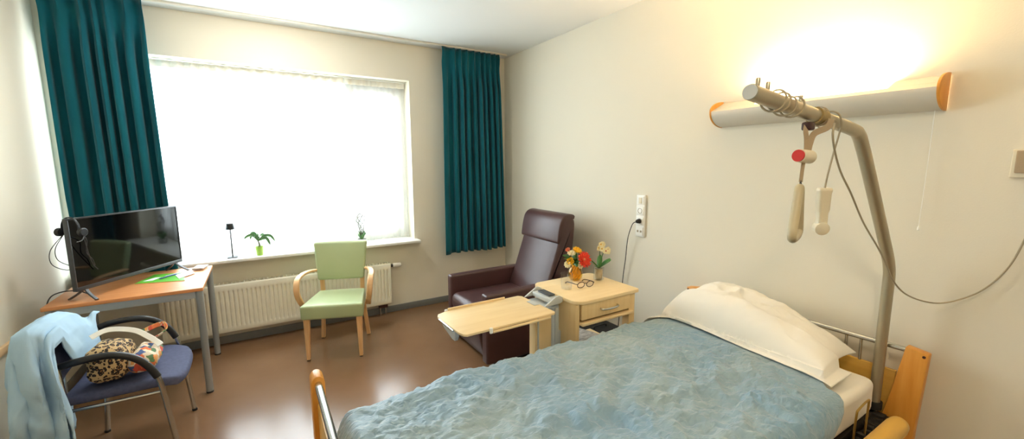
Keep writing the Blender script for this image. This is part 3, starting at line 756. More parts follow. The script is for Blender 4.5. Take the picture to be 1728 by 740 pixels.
# on top of the cabinet
TZ = 0.8212
vs = thing('flower_vase', 'round amber glass vase with red and yellow flowers on the bedside cabinet', 'vase', (1.762, 2.058, TZ))
b = new(); lathe(b, [(0, 0.0), (0.03, 0.0), (0.046, 0.02), (0.05, 0.045), (0.043, 0.072), (0.034, 0.088), (0.038, 0.098), (0.035, 0.098), (0.031, 0.088), (0.04, 0.071), (0.047, 0.045), (0.043, 0.022), (0.028, 0.004), (0, 0.004)], seg=28); obj('glass', b, 'amber', vs)
b = new(); rn = random.Random(2)
for k in range(14):
    a = rn.uniform(0, 6.28); r0, r1 = rn.uniform(0.005, 0.035), rn.uniform(0.003, 0.026); a2 = a + rn.uniform(1, 3)
    tube(b, spline([(r0 * cos(a), r0 * sin(a), 0.012), (0.036 * cos(a + 1), 0.036 * sin(a + 1), 0.05), (r1 * cos(a2), r1 * sin(a2), 0.10)], 5), 0.0035, 6)
obj('stems', b, 'petal_yellow', vs)
def flower(bm, c, d, r, n, w, layers=2, cup=0.3, rnd=random.Random(1)):
    c = Vector(c); d = Vector(d).normalized(); q = d.to_track_quat('Z', 'Y').to_matrix()
    for l in range(layers):
        rr = r * (1 - 0.28 * l)
        for k in range(n):
            a = 2 * pi * (k + 0.5 * l) / n + rnd.uniform(-0.08, 0.08)
            rad = Vector((cos(a), sin(a), 0)); sd = Vector((-sin(a), cos(a), 0))
            pts = []
            for t, ww, h in ((0.08, 0.35, 0), (0.45, 1.0, cup * 0.35), (0.8, 0.9, cup * 0.7), (1.0, 0.25, cup * (0.8 + 0.4 * l))):
                base = rad * rr * t + Vector((0, 0, h * rr + 0.002 * l))
                pts.append((base - sd * w * ww, base + Vector((0, 0, -0.1 * w)), base + sd * w * ww))
            vv = [[bm.verts.new(c + q @ p) for p in row] for row in pts]
            for A, B in zip(vv, vv[1:]):
                for j in (0, 1): bm.faces.new((A[j], A[j + 1], B[j + 1], B[j]))
b = new(); flower(b, (0.025, -0.055, 0.145), (0.0, -1, 0.4), 0.056, 18, 0.008, 3, 0.25); g = obj('gerbera', b, 'petal_red', vs, 80, 0.0012)
b = new(); lathe(b, [(0, 0.010), (0.008, 0.007), (0.011, 0.0)], (0.025, -0.060, 0.148), 12, Vector((0.0, -1, 0.4)).to_track_quat('Z', 'Y').to_matrix()); obj('gerbera_eye', b, 'petal_orange', g)
for (c, d, r, mt, nm) in (((0.0, -0.01, 0.192), (0, -0.6, 1), 0.034, 'petal_yellow', 'yellow_bloom'), ((-0.062, -0.02, 0.138), (-0.5, -0.8, 0.5), 0.026, 'petal_yellow', 'yellow_bloom'),
                          ((0.052, -0.03, 0.13), (0.8, -0.6, 0.3), 0.026, 'petal_yellow', 'yellow_bloom'), ((-0.035, 0.0, 0.175), (-0.3, -0.4, 1), 0.03, 'petal_cream', 'cream_bloom'),
                          ((-0.075, -0.015, 0.118), (-0.8, -0.5, 0.2), 0.024, 'petal_cream', 'cream_bloom'), ((-0.055, 0.01, 0.205), (-0.6, -0.3, 0.7), 0.018, 'petal_orange', 'orange_bloom'), ((0.0, -0.045, 0.11), (-0.1, -1, 0.1), 0.024, 'petal_cream', 'cream_bloom')):
    b = new(); flower(b, c, d, r, 9, r * 0.30, 2, 0.7); obj(nm, b, mt, vs, 80, 0.001)
for k, (c, d) in enumerate((((0, 0, 0.10), (-0.10, 0.01, 0.175)), ((0, 0, 0.10), (-0.09, -0.03, 0.14)), ((0, 0, 0.10), (0.02, 0.04, 0.19)), ((0, 0, 0.1), (-0.03, -0.06, 0.135)), ((0, 0, 0.1), (0.07, 0.02, 0.13)), ((0, 0, 0.1), (-0.115, -0.02, 0.16)), ((0, 0, 0.1), (-0.05, -0.05, 0.165)), ((0, 0, 0.1), (-0.03, -0.055, 0.105)))):
    b = new(); m_ = (Vector(c) + Vector(d)) / 2 + Vector((0, 0, 0.02)); leaf(b, [c, m_, d], 0.018, 0.25, 0.6 if k % 2 else -0.6); obj('leaf', b, 'leaf', vs, 80, 0.001)

oc = thing('potted_orchid', 'small cream orchid with green leaves in clear glass pot on bedside cabinet', 'plant', (1.905, 1.985, TZ))
b = new(); lathe(b, [(0, 0), (0.034, 0), (0.035, 0.003), (0.035, 0.082), (0.032, 0.082), (0.032, 0.005), (0, 0.005)], seg=26); obj('glass_pot', b, 'clear', oc)
b = new(); lathe(b, [(0, 0.008), (0.024, 0.008), (0.027, 0.074), (0, 0.078)], seg=20); obj('bark', b, 'soil', oc)
for d in (((-0.04, 0.012, 0.115), (-0.068, 0.022, 0.145)), ((-0.045, -0.03, 0.10), (-0.07, -0.05, 0.105)), ((0.05, -0.01, 0.11), (0.09, -0.015, 0.135)), ((0.035, 0.03, 0.12), (0.06, 0.05, 0.15)), ((0.04, -0.04, 0.115), (0.06, -0.05, 0.138))):
    b = new(); leaf(b, [(0, 0, 0.075), d[0], d[1]], 0.018); obj('leaf', b, 'leaf', oc, 80, 0.0016)
for pts, bl in (([(0, 0, 0.076), (0.004, 0, 0.15), (-0.004, -0.01, 0.215), (-0.02, -0.02, 0.245)], ((-0.016, -0.028, 0.245), (-0.028, -0.02, 0.222), (0.006, -0.025, 0.24), (-0.008, -0.03, 0.215))),
                ([(0.006, 0, 0.076), (0.022, 0, 0.13), (0.026, -0.01, 0.175), (0.045, -0.02, 0.20)], ((0.03, -0.028, 0.195), (0.046, -0.028, 0.203), (0.055, -0.022, 0.188)))):
    b = new(); tube(b, spline(pts, 6), 0.0026, 6); st = obj('flower_stem', b, 'leaf', oc)
    for c in bl:
        b = new(); flower(b, c, (random.uniform(-0.5, 0.5), -1, random.uniform(-0.2, 0.4)), 0.021, 5, 0.010, 2, 0.3); fb = obj('bloom', b, 'petal_cream', st, 80, 0.001)
        b = new(); lathe(b, [(0, 0.006), (0.004, 0.003), (0.004, -0.003), (0, -0.004)], Vector(c) + Vector((0, -0.004, 0)), 8); obj('flower_eye', b, 'flower_eye' if c[0] > 0.02 else 'petal_yellow', fb)

gt = new(); lathe(gt, [(0, 0), (0.03, 0), (0.0325, 0.003), (0.039, 0.10), (0.0375, 0.10), (0.031, 0.008), (0, 0.008)], (1.585, 1.93, TZ), 30)
tag(obj('drinking_glass', gt, 'clear'), 'empty clear drinking glass at the cabinet edge beside the amber vase', 'glass')

eg = thing('eyeglasses', 'dark framed eyeglasses lying open on the bedside cabinet top', 'eyeglasses', (1.70, 1.885, TZ), radians(-8))
fr = new()
for sx in (-1, 1):
    ring = [(sx * 0.033 + 0.026 * cos(a) * (1 if abs(cos(a)) < 0.9 else 0.97), 0.0 - 0.003 * sin(a), 0.022 + 0.019 * sin(a)) for a in [2 * pi * k / 28 for k in range(28)]]
    tube(fr, ring, 0.0022, 8, closed=True)
tube(fr, spline([(-0.008, 0, 0.026), (0, 0, 0.031), (0.008, 0, 0.026)], 5), 0.0022, 8)
obj('rims', fr, 'brown_dark', eg)
for sx in (-1, 1):
    b = new(); tube(b, spline([(sx * 0.059, 0, 0.028), (sx * 0.066, 0.006, 0.028), (sx * 0.068, 0.06, 0.024), (sx * 0.066, 0.11, 0.016), (sx * 0.064, 0.135, 0.003)], 6), lambda i, t: 0.0022 + 0.001 * (t > 0.3), 8); obj('temple', b, 'brown_dark', eg)
    b = new(); lathe(b, [(0, 0.0), (0.0235, 0.0), (0.0235, 0.0012), (0, 0.0012)], (sx * 0.033, 0, 0.022), 24, Matrix.Rotation(pi / 2, 3, 'X') @ Matrix.Diagonal((1, 0.74, 1))); obj('lens', b, 'lens', eg)

# papers on the cabinet shelf
for k, (dx, dy, a, z, hh, mt, lab) in enumerate(((0.0, 0.0, 0.12, 0.4185, 0.016, 'news2', 'cream newspaper at the bottom of the pile in the bedside cabinet'), (0.0, 0.01, 0.3, 0.4355, 0.012, 'news', 'grey folded newspaper at the top of the pile in the bedside cabinet'))):
    b = new(); c, s = cos(a), sin(a)
    poly = [(1.75 + dx + x * c - y * s, 1.975 + dy + x * s + y * c, z) for x, y in ((-0.16, -0.12), (0.13, -0.12), (0.13, 0.11), (-0.16, 0.11))]
    prism(b, poly, (0, 0, hh), 0.002); tag(obj('newspaper', b, mt), lab, 'newspaper', 'newspapers in the cabinet')

cs = thing('storage_case', 'flat black case standing on the floor behind the bedside cabinet by wall', 'case', (2.23, 2.29, 0))
b = new(); rbox(b, (0, 0, 0.15), (0.32, 0.26, 0.295), 0.015, (0, 0, 0.004), 5); obj('body', b, 'black_case', cs)
b = new(); tube(b, spline([(-0.06, 0, 0.297), (-0.055, 0, 0.318), (0.055, 0, 0.318), (0.06, 0, 0.297)], 6), 0.006, 8); obj('handle', b, 'black_plastic', cs)

# ------------------------------------------------------------------ wall fittings
sk = thing('socket_strip', 'upright white strip of sockets and switch on the wall above bedside cabinet', 'socket', (XR, 2.215, 1.012))
b = new(); rbox(b, (-0.009, 0, 0.167), (0.018, 0.086, 0.334), 0.005, n=4); obj('plate', b, 'white_plastic', sk)
for k, nm in enumerate(('data_port', 'socket', 'socket', 'rocker_switch')):
    zc = 0.045 + k * 0.0815
    b = new(); rbox(b, (-0.020, 0, zc), (0.006, 0.066, 0.068), 0.003, n=2)
    md = obj(nm, b, 'white_plastic', sk)
    if nm == 'socket':
        b = new(); lathe(b, [(0.0, -0.001), (0.017, -0.001), (0.019, 0.002), (0.021, 0.002), (0.021, 0.0), (0.019, -0.002)], (-0.0236, 0, zc), 22, Matrix.Rotation(-pi / 2, 3, 'Y')); obj('socket_well', b, 'cord', md)
    elif nm == 'rocker_switch':
        b = new(); box(b, (-0.0245, 0.0, zc), (0.004, 0.030, 0.046), 0.0015); obj('rocker', b, 'ivory', md)
    else:
        b = new(); box(b, (-0.0238, -0.015, zc), (0.0025, 0.016, 0.016)); box(b, (-0.0238, 0.015, zc), (0.0025, 0.016, 0.016)); obj('port', b, 'cord', md)
pc = thing('power_cable', 'black plug with thin cable running from wall socket strip down behind cabinet', 'cable', (2.548, 2.215, 1.1385))
b = new(); tube(b, [(0.0005, 0, 0), (-0.012, 0, 0), (-0.03, 0.002, -0.002), (-0.036, 0.004, -0.004)], lambda i, t: (0.018, 0.018, 0.013, 0.006)[i], 14); obj('plug', b, 'black_plastic', pc)
b = new(); tube(b, spline([(-0.034, 0.004, -0.004), (-0.04, 0.035, -0.03), (-0.03, 0.085, -0.15), (-0.015, 0.115, -0.32), (-0.006, 0.145, -0.50), (-0.004, 0.17, -0.8), (-0.02, 0.18, -1.08), (-0.05, 0.16, -1.13)], 8), 0.0034, 8); obj('cable', b, 'cord_dark', pc)

sw = thing('wall_panel_switch', 'grey wall switch box above the bed at the right picture edge', 'switch', (XR, 0.295, 1.535))
b = new(); rbox(b, (-0.012, 0, 0.055), (0.024, 0.135, 0.110), 0.004, n=3); obj('back_box', b, 'ivory', sw)
b = new(); rbox(b, (-0.028, 0, 0.062), (0.010, 0.112, 0.088), 0.004, n=3); obj('switch_plate', b, 'strap', sw)

# bed lamp
wl = thing('wall_lamp', 'long white uplight lamp with wooden end caps on wall above the bed', 'lamp', (XR, 1.085, 1.82))
Y0, Y1 = -0.505, 0.505
def shell_pts(n=9):
    return [(-0.004 - 0.128 * sin(a), 0.088 - 0.088 * cos(a)) for a in [0.5 * pi * k / n for k in range(n + 1)]]
b = new()
outer = shell_pts(); lip = [(-0.132, 0.090), (-0.085, 0.112)]
inner = [(-0.085, 0.108), (-0.126, 0.087)] + [(x + 0.006, z + 0.005) for x, z in reversed(outer[:-1])]
poly = [(x, Y0, z) for x, z in outer + lip + inner]
rings = [[b.verts.new(Vector((x, yy, z))) for (x, _, z) in poly] for yy in (Y0, Y1)]
m_ = len(poly)
for k in range(m_): b.faces.new((rings[0][k], rings[0][(k + 1) % m_], rings[1][(k + 1) % m_], rings[1][k]))
bmesh.ops.recalc_face_normals(b, faces=b.faces)
obj('shade_shell', b, 'soffit', wl, 30)
for (ya, yb) in ((Y0, -0.33), (0.27, Y1)):
    b = new(); prism(b, [(-0.085, ya, 0.1125), (-0.001, ya, 0.150), (-0.001, ya, 0.146), (-0.085, ya, 0.1085)], (0, yb - ya, 0)); obj('top_cover', b, 'soffit', wl)
for yy, nm in ((Y0 - 0.010, 'end_cap'), (Y1, 'end_cap')):
    b = new()
    pr_ = [(-0.002, yy, -0.003)] + [(-0.002 - 0.134 * sin(a), yy, 0.088 - 0.0905 * cos(a)) for a in [0.06 + (0.5 * pi - 0.06) * k / 9 for k in range(10)]] + [(-0.002 - 0.134 * cos(a), yy, 0.090 + 0.068 * sin(a)) for a in [0.5 * pi * k / 8 for k in range(1, 9)]]
    prism(b, pr_, (0, 0.010, 0), 0.0015); obj(nm, b, 'bed_wood', wl)
b = new(); tube(b, [(-0.045, -0.31, 0.075), (-0.045, 0.25, 0.075)], 0.013, 14); obj('lamp_tube', b, 'tube_light', wl)
b = new(); tube(b, spline([(-0.03, -0.485, 0.0), (-0.03, -0.485, -0.2), (-0.032, -0.483, -0.52)], 4), 0.0016, 6); pcd = obj('pull_cord', b, 'white_plastic', wl)
b = new(); lathe(b, [(0, 0.02), (0.004, 0.015), (0.005, 0), (0, -0.004)], (-0.032, -0.483, -0.53), 10); obj('pull_knob', b, 'white_plastic', pcd)

# ceiling lamps; the rear one is added out of view as fill light
for (x, y, mt, lab) in ((0.17, 3.55, 'opal_lit', 'round opal ceiling lamp glowing near the window at the top edge'), (0.45, -0.2, 'opal_fill', 'round opal ceiling lamp added as fill light, out of view behind the bed foot')):
    cl = thing('ceiling_lamp', lab, 'ceiling lamp', (x, y, ZC), 0, 'opal ceiling lamps')
    b = new(); lathe(b, [(0, 0), (0.175, 0), (0.178, -0.01), (0.178, -0.024), (0.165, -0.028), (0, -0.028)], seg=36); obj('base', b, 'white_gloss', cl)
    b = new(); lathe(b, [(0.165, -0.028), (0.158, -0.05), (0.13, -0.072), (0.08, -0.086), (0, -0.09)], seg=36); obj('diffuser', b, mt, cl)

# ------------------------------------------------------------------ the bed
bd = thing('hospital_bed', 'wooden care bed with metal rails at the head and foot along right wall', 'bed', (1.3, 1.1, 0))
def B(x, y, z): return Vector((x - 1.3, y - 1.1, z))
def bbx(bm, x0, x1, y0, y1, z0, z1, **k): return bx(bm, x0 - 1.3, x1 - 1.3, y0 - 1.1, y1 - 1.1, z0, z1, **k)
YN, YFAR = 0.53, 1.66
for sgn, yo in ((-1, 0.492), (1, 1.695)):
    s = -sgn   # towards the bed's middle
    b = new()
    prism(b, [B(2.45, yo, 0.755), B(2.45, yo + s * 0.078, 0.768), B(2.45, yo + s * 0.115, 0.50), B(2.45, yo + s * 0.15, 0.30), B(2.45, yo + s * 0.15, 0.06), B(2.45, yo + s * 0.02, 0.06), B(2.45, yo + s * 0.015, 0.38)], (0.045, 0, 0), 0.005)
    pst = obj('headboard_post', b, 'bed_wood', bd)
    b = new(); tube(b, [B(2.448, yo + s * 0.014, 0.742), B(2.4445, yo + s * 0.014, 0.742)], 0.006, 10); obj('screw_cap', b, 'brown_dark', pst)
b = new(); bbx(b, 2.485, 2.503, 0.60, 1.59, 0.30, 0.625, bevel=0.004); obj('headboard_panel', b, 'bed_panel', bd)
b = new(); tube(b, [B(2.484, 0.565, 0.742), B(2.484, 1.622, 0.742)], 0.012, 14); obj('head_rail', b, 'chrome', bd)
for yy in (0.74, 0.80, 1.08, 1.14, 1.42, 1.48):
    b = new(); tube(b, [B(2.484, yy, 0.742), B(2.492, yy, 0.62)], 0.0065, 10); obj('rail_spindle', b, 'chrome', bd)
for yo, s in ((0.545, 1), (1.655, -1)):
    b = new()
    pf = [(0.0, 0.06), (0.0, 0.775)] + [(0.024 - 0.024 * cos(a), 0.775 + 0.030 * sin(a)) for a in [pi * k / 10 for k in range(1, 10)]] + [(0.048, 0.775), (0.048, 0.06)]
    prism(b, [B(0.112 + u, yo - 0.035, z) for u, z in pf], (0, 0.07, 0), 0.004)
    obj('footboard_post', b, 'bed_wood', bd)
b = new(); tube(b, [B(0.136, 0.58, 0.772), B(0.136, 1.62, 0.772)], 0.0135, 16); obj('foot_rail', b, 'chrome', bd)
b = new(); bbx(b, 0.128, 0.146, 0.582, 1.618, 0.30, 0.70, bevel=0.005); obj('footboard_panel', b, 'bed_panel', bd)
b = new()
for yy in (0.66, 1.54): bbx(b, 0.16, 2.44, yy - 0.02, yy + 0.02, 0.36, 0.42, bevel=0.004)
for k in range(9): bbx(b, 0.22 + k * 0.27, 0.26 + k * 0.27, 0.66, 1.54, 0.385, 0.418)
bbx(b, 2.40, 2.44, 0.60, 1.58, 0.34, 0.42, bevel=0.004)
obj('bed_frame', b, 'bed_black', bd)
b = new(); bbx(b, 0.5, 2.1, 0.95, 1.25, 0.16, 0.36, bevel=0.01); obj('lift_mechanism', b, 'bed_black', bd)
b = new(); tube(b, [B(0.18, 0.50, 0.515), B(2.165, 0.50, 0.515), B(2.197, 0.50, 0.515), B(2.21, 0.50, 0.515)], lambda i, t: (0.038, 0.038, 0.034, 0.022)[i], 20); obj('side_rail', b, 'bed_panel', bd)
b = new(); bbx(b, 0.18, 2.22, 0.483, 0.517, 0.375, 0.445, bevel=0.006); obj('side_rail', b, 'bed_panel', bd)
b = new(); bbx(b, 2.30, 2.44, 0.555, 0.66, 0.37, 0.415, bevel=0.006); bbx(b, 2.02, 2.30, 0.57, 0.63, 0.34, 0.40, bevel=0.006)
for k in range(6): box(b, B(2.12 + 0.05 * k, 0.60 + 0.01 * (k % 2), 0.405), (0.022, 0.03, 0.03), 0.004)
obj('rail_latch', b, 'bed_black', bd)
b = new(); tube(b, [B(*p) for p in spline([(2.07, 0.605, 0.40), (2.07, 0.603, 0.54), (2.085, 0.602, 0.565), (2.18, 0.602, 0.575), (2.195, 0.603, 0.55), (2.195, 0.605, 0.40)], 6)], 0.0045, 8); obj('mattress_stop', b, 'brass_wire', bd)
for (x, y) in ((0.3, 0.68), (0.3, 1.52), (2.3, 0.68), (2.3, 1.52)):
    b = new(); tube(b, [B(x - 0.014, y, 0.05), B(x + 0.014, y, 0.05)], 0.05, 20); bbx(b, x - 0.02, x + 0.02, y - 0.02, y + 0.02, 0.08, 0.37, bevel=0.004); obj('caster', b, 'bed_black', bd)

# mattress in a fitted sheet
b = new()
def mw(p):
    n = noise.noise(Vector((p.x * 5, p.y * 5, p.z * 6 + 3))) * 0.006
    return (p.x, p.y + n * (1 if abs(p.y) > 0.4 else 0), p.z + n * (1 if p.z > 0 else 0))
rbox(b, (1.335, 1.10, 0.508), (2.13, 0.92, 0.166), 0.035, (0, 0, 0.006), 26, mw)
tag(obj('mattress', b, 'linen'), 'white sheeted mattress on the care bed, its corner showing near pole', 'mattress')

# quilt -------------------------------------------------
def fbm(x, y, z=0.0):
    return noise.fractal(Vector((x, y, z)), 0.9, 2.1, 4)
def ridged(x, y, z=0.0):
    v = 0; a = 1.0; f = 1.0
    for _ in range(3):
        v += a * (1 - abs(noise.noise(Vector((x * f, y * f, z + f)))) * 2.2); a *= 0.5; f *= 2.1
    return v
ARC = [(1.600, 0.30), (1.600, 0.60), (1.597, 0.625), (1.588, 0.640), (1.57, 0.646), (1.40, 0.648), (0.90, 0.640), (0.72, 0.630), (0.675, 0.624), (0.645, 0.61), (0.625, 0.585), (0.615, 0.56), (0.605, 0.30)]
ARC = [(1.632, 0.30), (1.626, 0.60), (1.618, 0.628), (1.600, 0.642), (1.575, 0.648), (1.40, 0.650), (0.90, 0.642), (0.72, 0.634), (0.665, 0.626), (0.632, 0.61), (0.613, 0.585), (0.606, 0.56), (0.600, 0.30)]
def arclen(A):
    L = [0]
    for p, q in zip(A, A[1:]): L.append(L[-1] + hypot(q[0] - p[0], q[1] - p[1]))
    return L
AL = arclen(ARC)
def on_arc(t):
    s = t * AL[-1]
    for i in range(len(ARC) - 1):
        if s <= AL[i + 1] or i == len(ARC) - 2:
            f = (s - AL[i]) / (AL[i + 1] - AL[i]); p, q = ARC[i], ARC[i + 1]
            ty, tz = q[0] - p[0], q[1] - p[1]; l = hypot(ty, tz)
            return p[0] + (q[0] - p[0]) * f, p[1] + (q[1] - p[1]) * f, -tz / l, -ty / l * 1.0
    return ARC[-1] + (0, 0)
def quilt(u, v):
    y, z, _, _ = on_arc(v)
    xe = 2.19 - 0.17 * min(1.0, max(0.0, (0.84 - y) / 0.14))
    drop = max(0.0, 0.62 - z)
    if y < 0.8: xe -= min(0.32, drop * 1.7)
    x = 0.172 + (xe - 0.172) * u
    top = 1.0 if z > 0.61 else max(0.0, 1 - (0.61 - z) / 0.05)
    # crinkles running mainly across and diagonally
    wx = x + 0.05 * fbm(x * 3, y * 3, 11); wy = y + 0.05 * fbm(x * 3, y * 3, 17)
    a = wx * 0.82 + wy * 0.57; c = -wx * 0.57 + wy * 0.82
    wr = 0.008 * ridged(a * 3.2, c * 7.0, z * 4) + 0.016 * fbm(x * 3.0, y * 3.6, 2.0 + z * 3) + 0.007 * ridged(c * 7, a * 11, 5) + 0.0035 * ridged(wx * 19, wy * 26, 8)
    wr = 1.35 * wr - 0.010
    edge = (min(1.0, max(0.0, 0.938 - 0.07 * min(1, max(0, (y - 1.48) / 0.08)) - u) * 22) * 0.93 + 0.07) * (min(1.0, u * 14) * 0.75 + 0.25)
    w = wr * edge
    if top > 0:
        zz = z + w * top + 0.001
    else: zz = z
    yy = y
    if top < 1:
        side = -1 if y < 1 else 1
        yy = y + side * (abs(w) * 0.7 + 0.006 * sin(x * 21 + 3 * z) * min(1, drop * 5)) * (1 - top)
    # foot end tucks down
    if u < 0.035:
        t = 1 - u / 0.035
        zz = zz - 0.14 * t ** 2 * (1 if z > 0.5 else 0.2); x += 0.004 * t
    return (x, yy, zz)
b = new(); grid(b, quilt, 330, 250)
tag(obj('quilt', b, 'quilt', None, 80, 0.006), 'crinkled grey blue quilt spread over the care bed', 'quilt')

# pillow ------------------------------------------------
PCX, PCY, PA, PB = 2.262, 1.165, 0.172, 0.408
def pil_top(x, y):
    u = (x - PCX) / PA; v = (y - PCY) / PB
    if abs(u) >= 1 or abs(v) >= 1: return 0.672
    prof = max(0.0, (1 - abs(u) ** 2.6)) ** 0.55 * max(0.0, (1 - abs(v) ** 2.8)) ** 0.55
    h = 0.190 + 0.052 * max(-1, min(1, v * 1.4)) - 0.015 * v * v
    w = 0.006 * fbm(x * 9, y * 9, 1) + 0.016 * (ridged(x * 6 + y * 2.5, y * 4 - x * 2, 9) - 0.5) * prof
    return 0.674 + h * prof + w * prof + 0.03 * u * prof
def pil(u, v, side):
    U, Vv = 2 * u - 1, 2 * v - 1
    # sharpen the corners a little
    k = 1 + 0.05 * abs(U * Vv) ** 3
    x = PCX + PA * U * (1 - 0.05 * (1 - Vv * Vv) * 0) * min(1, k); y = PCY + PB * Vv * k
    xx = PCX + PA * U * 0.9999; yy = PCY + PB * Vv * 0.9999
    zt = pil_top(xx, yy)
    z = zt if side else 0.672 - 0.0 * U
    return (x, y, z)
b = new()
grid(b, lambda u, v: pil(u, v, 1), 80, 160); grid(b, lambda u, v: pil(u, 1 - v, 0), 80, 160)
bmesh.ops.remove_doubles(b, verts=b.verts, dist=0.0004)
bmesh.ops.recalc_face_normals(b, faces=b.faces)
tag(obj('pillow', b, 'linen', None, 70), 'plump white pillow leaning by the headboard of the care bed', 'pillow')

# folded white top sheet over quilt edge and pillow front
SARC = [(1.650, 0.575), (1.642, 0.628), (1.624, 0.651), (1.578, 0.662), (1.40, 0.664), (0.90, 0.656), (0.76, 0.650), (0.715, 0.644), (0.69, 0.634)]
SL = arclen(SARC)
def sheet(u, v):
    # u: hem (foot side) .. onto the pillow ; v: far side .. near side
    s_ = v * SL[-1]
    for i in range(len(SARC) - 1):
        if s_ <= SL[i + 1] or i == len(SARC) - 2:
            f_ = (s_ - SL[i]) / (SL[i + 1] - SL[i]); break
    y = SARC[i][0] + (SARC[i + 1][0] - SARC[i][0]) * f_; base = SARC[i][1] + (SARC[i + 1][1] - SARC[i][1]) * f_
    far = max(0.0, (y - 1.54) / 0.12); near = max(0.0, (0.80 - y) / 0.13)
    hem = 2.055 + 0.014 * sin(6 * v) - 0.11 * min(1, far) - 0.012 * near
    end = 2.185 + 0.10 * min(1, near) ** 1.5 - 0.01 * far + 0.012 * sin(17 * v)
    x = hem + (end - hem) * u
    z = base
    t = min(1.0, max(0.0, (x - 2.04) / 0.14))
    if y > 0.7 and y < 1.62: z = max(z, base + (0.05 + 0.02 * (1 - v)) * t * t * (1 - 0.6 * abs(2 * v - 1) ** 3) * min(1, (y - 0.7) / 0.1) * min(1, (1.62 - y) / 0.06))
    z += 0.0024 * ridged(x * 5, y * 4, 3) + 0.005 * fbm(x * 5, y * 5, 7) * min(1, u * 6 + 0.15)
    if abs(y - PCY) < PB * 1.06 and x > PCX - PA - 0.02:
        z = max(z, max(pil_top(x + dx_, PCY + (y + dy_ - PCY) / 1.04) for dx_ in (-0.008, 0, 0.01) for dy_ in (-0.012, 0, 0.012)) + 0.009)
    return (x, y, z)
b = new(); grid(b, sheet, 60, 150)
tag(obj('top_sheet', b, 'linen', None, 80, 0.003), 'white sheet folded back over the head end of the blue quilt', 'sheet')

# ------------------------------------------------------------------ lifting pole and what hangs on it
lp = thing('lifting_pole', 'bent steel lifting pole rising from the head of the care bed', 'lifting pole', (2.445, 0.65, 0))
def P(x, y, z): return Vector((x - 2.445, y - 0.65, z))
pth = [(2.452, 0.655, 0.4205), (2.445, 0.654, 0.75), (2.432, 0.652, 1.02)] 
bend = spline([(2.432, 0.652, 1.02), (2.425, 0.651, 1.09), (2.395, 0.65, 1.15), (2.345, 0.65, 1.215)], 6)
up_ = spline([(2.345, 0.65, 1.215), (2.05, 0.65, 1.56), (1.965, 0.65, 1.655), (1.915, 0.65, 1.70), (1.85, 0.65, 1.717), (1.60, 0.65, 1.744), (1.172, 0.65, 1.79)], 7)
full = [P(*p) for p in pth[:-1]] + [P(*p) for p in bend] + [P(*p) for p in up_[1:]]
b = new(); tube(b, full, 0.0222, 22); obj('tube', b, 'pole', lp)
b = new(); tube(b, [full[-1] + Vector((0.001, 0, 0)), full[-1] + Vector((-0.004, 0, 0.0004))], 0.0205, 22); obj('end_plug', b, 'grey_plastic', lp)
for x in (1.205, 1.258, 1.455):
    z = 1.79 - (x - 1.172) * 0.1075
    b = new(); tube(b, [P(x, 0.65, z + 0.020), P(x + 0.002, 0.65, z + 0.042), P(x + 0.002, 0.65, z + 0.045)], lambda i, t: (0.006, 0.006, 0.0045)[i], 10); obj('stop_peg', b, 'pole', lp)
b = new(); tube(b, [P(1.555, 0.65, 1.749), P(1.605, 0.65, 1.744)], 0.0275, 22); obj('sliding_collar', b, 'taupe_collar', lp)
b = new(); bbx(b, 2.39, 2.45, 0.62, 0.69, 0, 0.001) if False else None
if b is None: b = new()
tube(b, [P(2.452, 0.655, 0.425), P(2.452, 0.655, 0.46)], 0.031, 20); obj('socket_collar', b, 'bed_black', lp)

gs = thing('grab_handle', 'white triangular grab handle on a webbing strap with red capped adjuster', 'grab handle', (1.50, 0.65, 1.62))
def G(x, y, z): return Vector((x - 1.50, y - 0.65, z - 1.62))
b = new()
strip(b, [G(*p) for p in spline([(1.508, 0.648, 1.724), (1.495, 0.645, 1.70), (1.505, 0.645, 1.675), (1.512, 0.645, 1.635)], 6)], 0.014, 0.0025, (0.8, -0.6, 0.1), 0.001)
strip(b, [G(*p) for p in spline([(1.585, 0.612, 1.735), (1.575, 0.617, 1.710), (1.54, 0.638, 1.69), (1.528, 0.643, 1.66), (1.524, 0.645, 1.635)], 6)], 0.020, 0.0025, (0.8, -0.6, 0.1), 0.001)
strip(b, [G(*p) for p in [(1.582, 0.65 + 0.031 * cos(a), 1.7465 + 0.031 * sin(a)) for a in [radians(t) for t in range(-150, 161, 12)]]], 0.014, 0.002, (1, 0, -0.1), 0.0008)
strip(b, [G(*p) for p in [(1.50, 0.645, 1.598), (1.497, 0.645, 1.57), (1.494, 0.645, 1.535)]], 0.012, 0.0025, (0.8, -0.6, 0), 0.001)
obj('strap', b, 'strap', gs)
b = new(); rbox(b, G(1.512, 0.646, 1.712), (0.030, 0.030, 0.026), 0.006, n=2); obj('buckle', b, 'brown_dark', gs)
dirc = Vector((-1.2, 0.12, 0.08)).normalized()
b = new(); cpt = G(1.508, 0.647, 1.617); tube(b, [cpt + dirc * 0.031, cpt + dirc * 0.029, cpt - dirc * 0.03, cpt - dirc * 0.034], lambda i, t: (0.019, 0.0215, 0.0215, 0.016)[i], 22); ad = obj('adjuster', b, 'ivory', gs)
b = new(); tube(b, [cpt + dirc * 0.0312, cpt + dirc * 0.036], 0.019, 22); obj('red_cap', b, 'red', ad)
b = new(); tube(b, [G(*p) for p in ((1.494, 0.645, 1.54), (1.487, 0.637, 1.512), (1.500, 0.652, 1.512), (1.494, 0.645, 1.54))], 0.0018, 6); obj('wire_link', b, 'cord_dark', gs)
vd = Vector((0.95, 0.30, 0)).normalized()
b = new()
ctr = Vector((1.49, 0.645, 1.43))
def tri(a, z): return ctr + vd * a * 1.0 + Vector((0, 0, z))
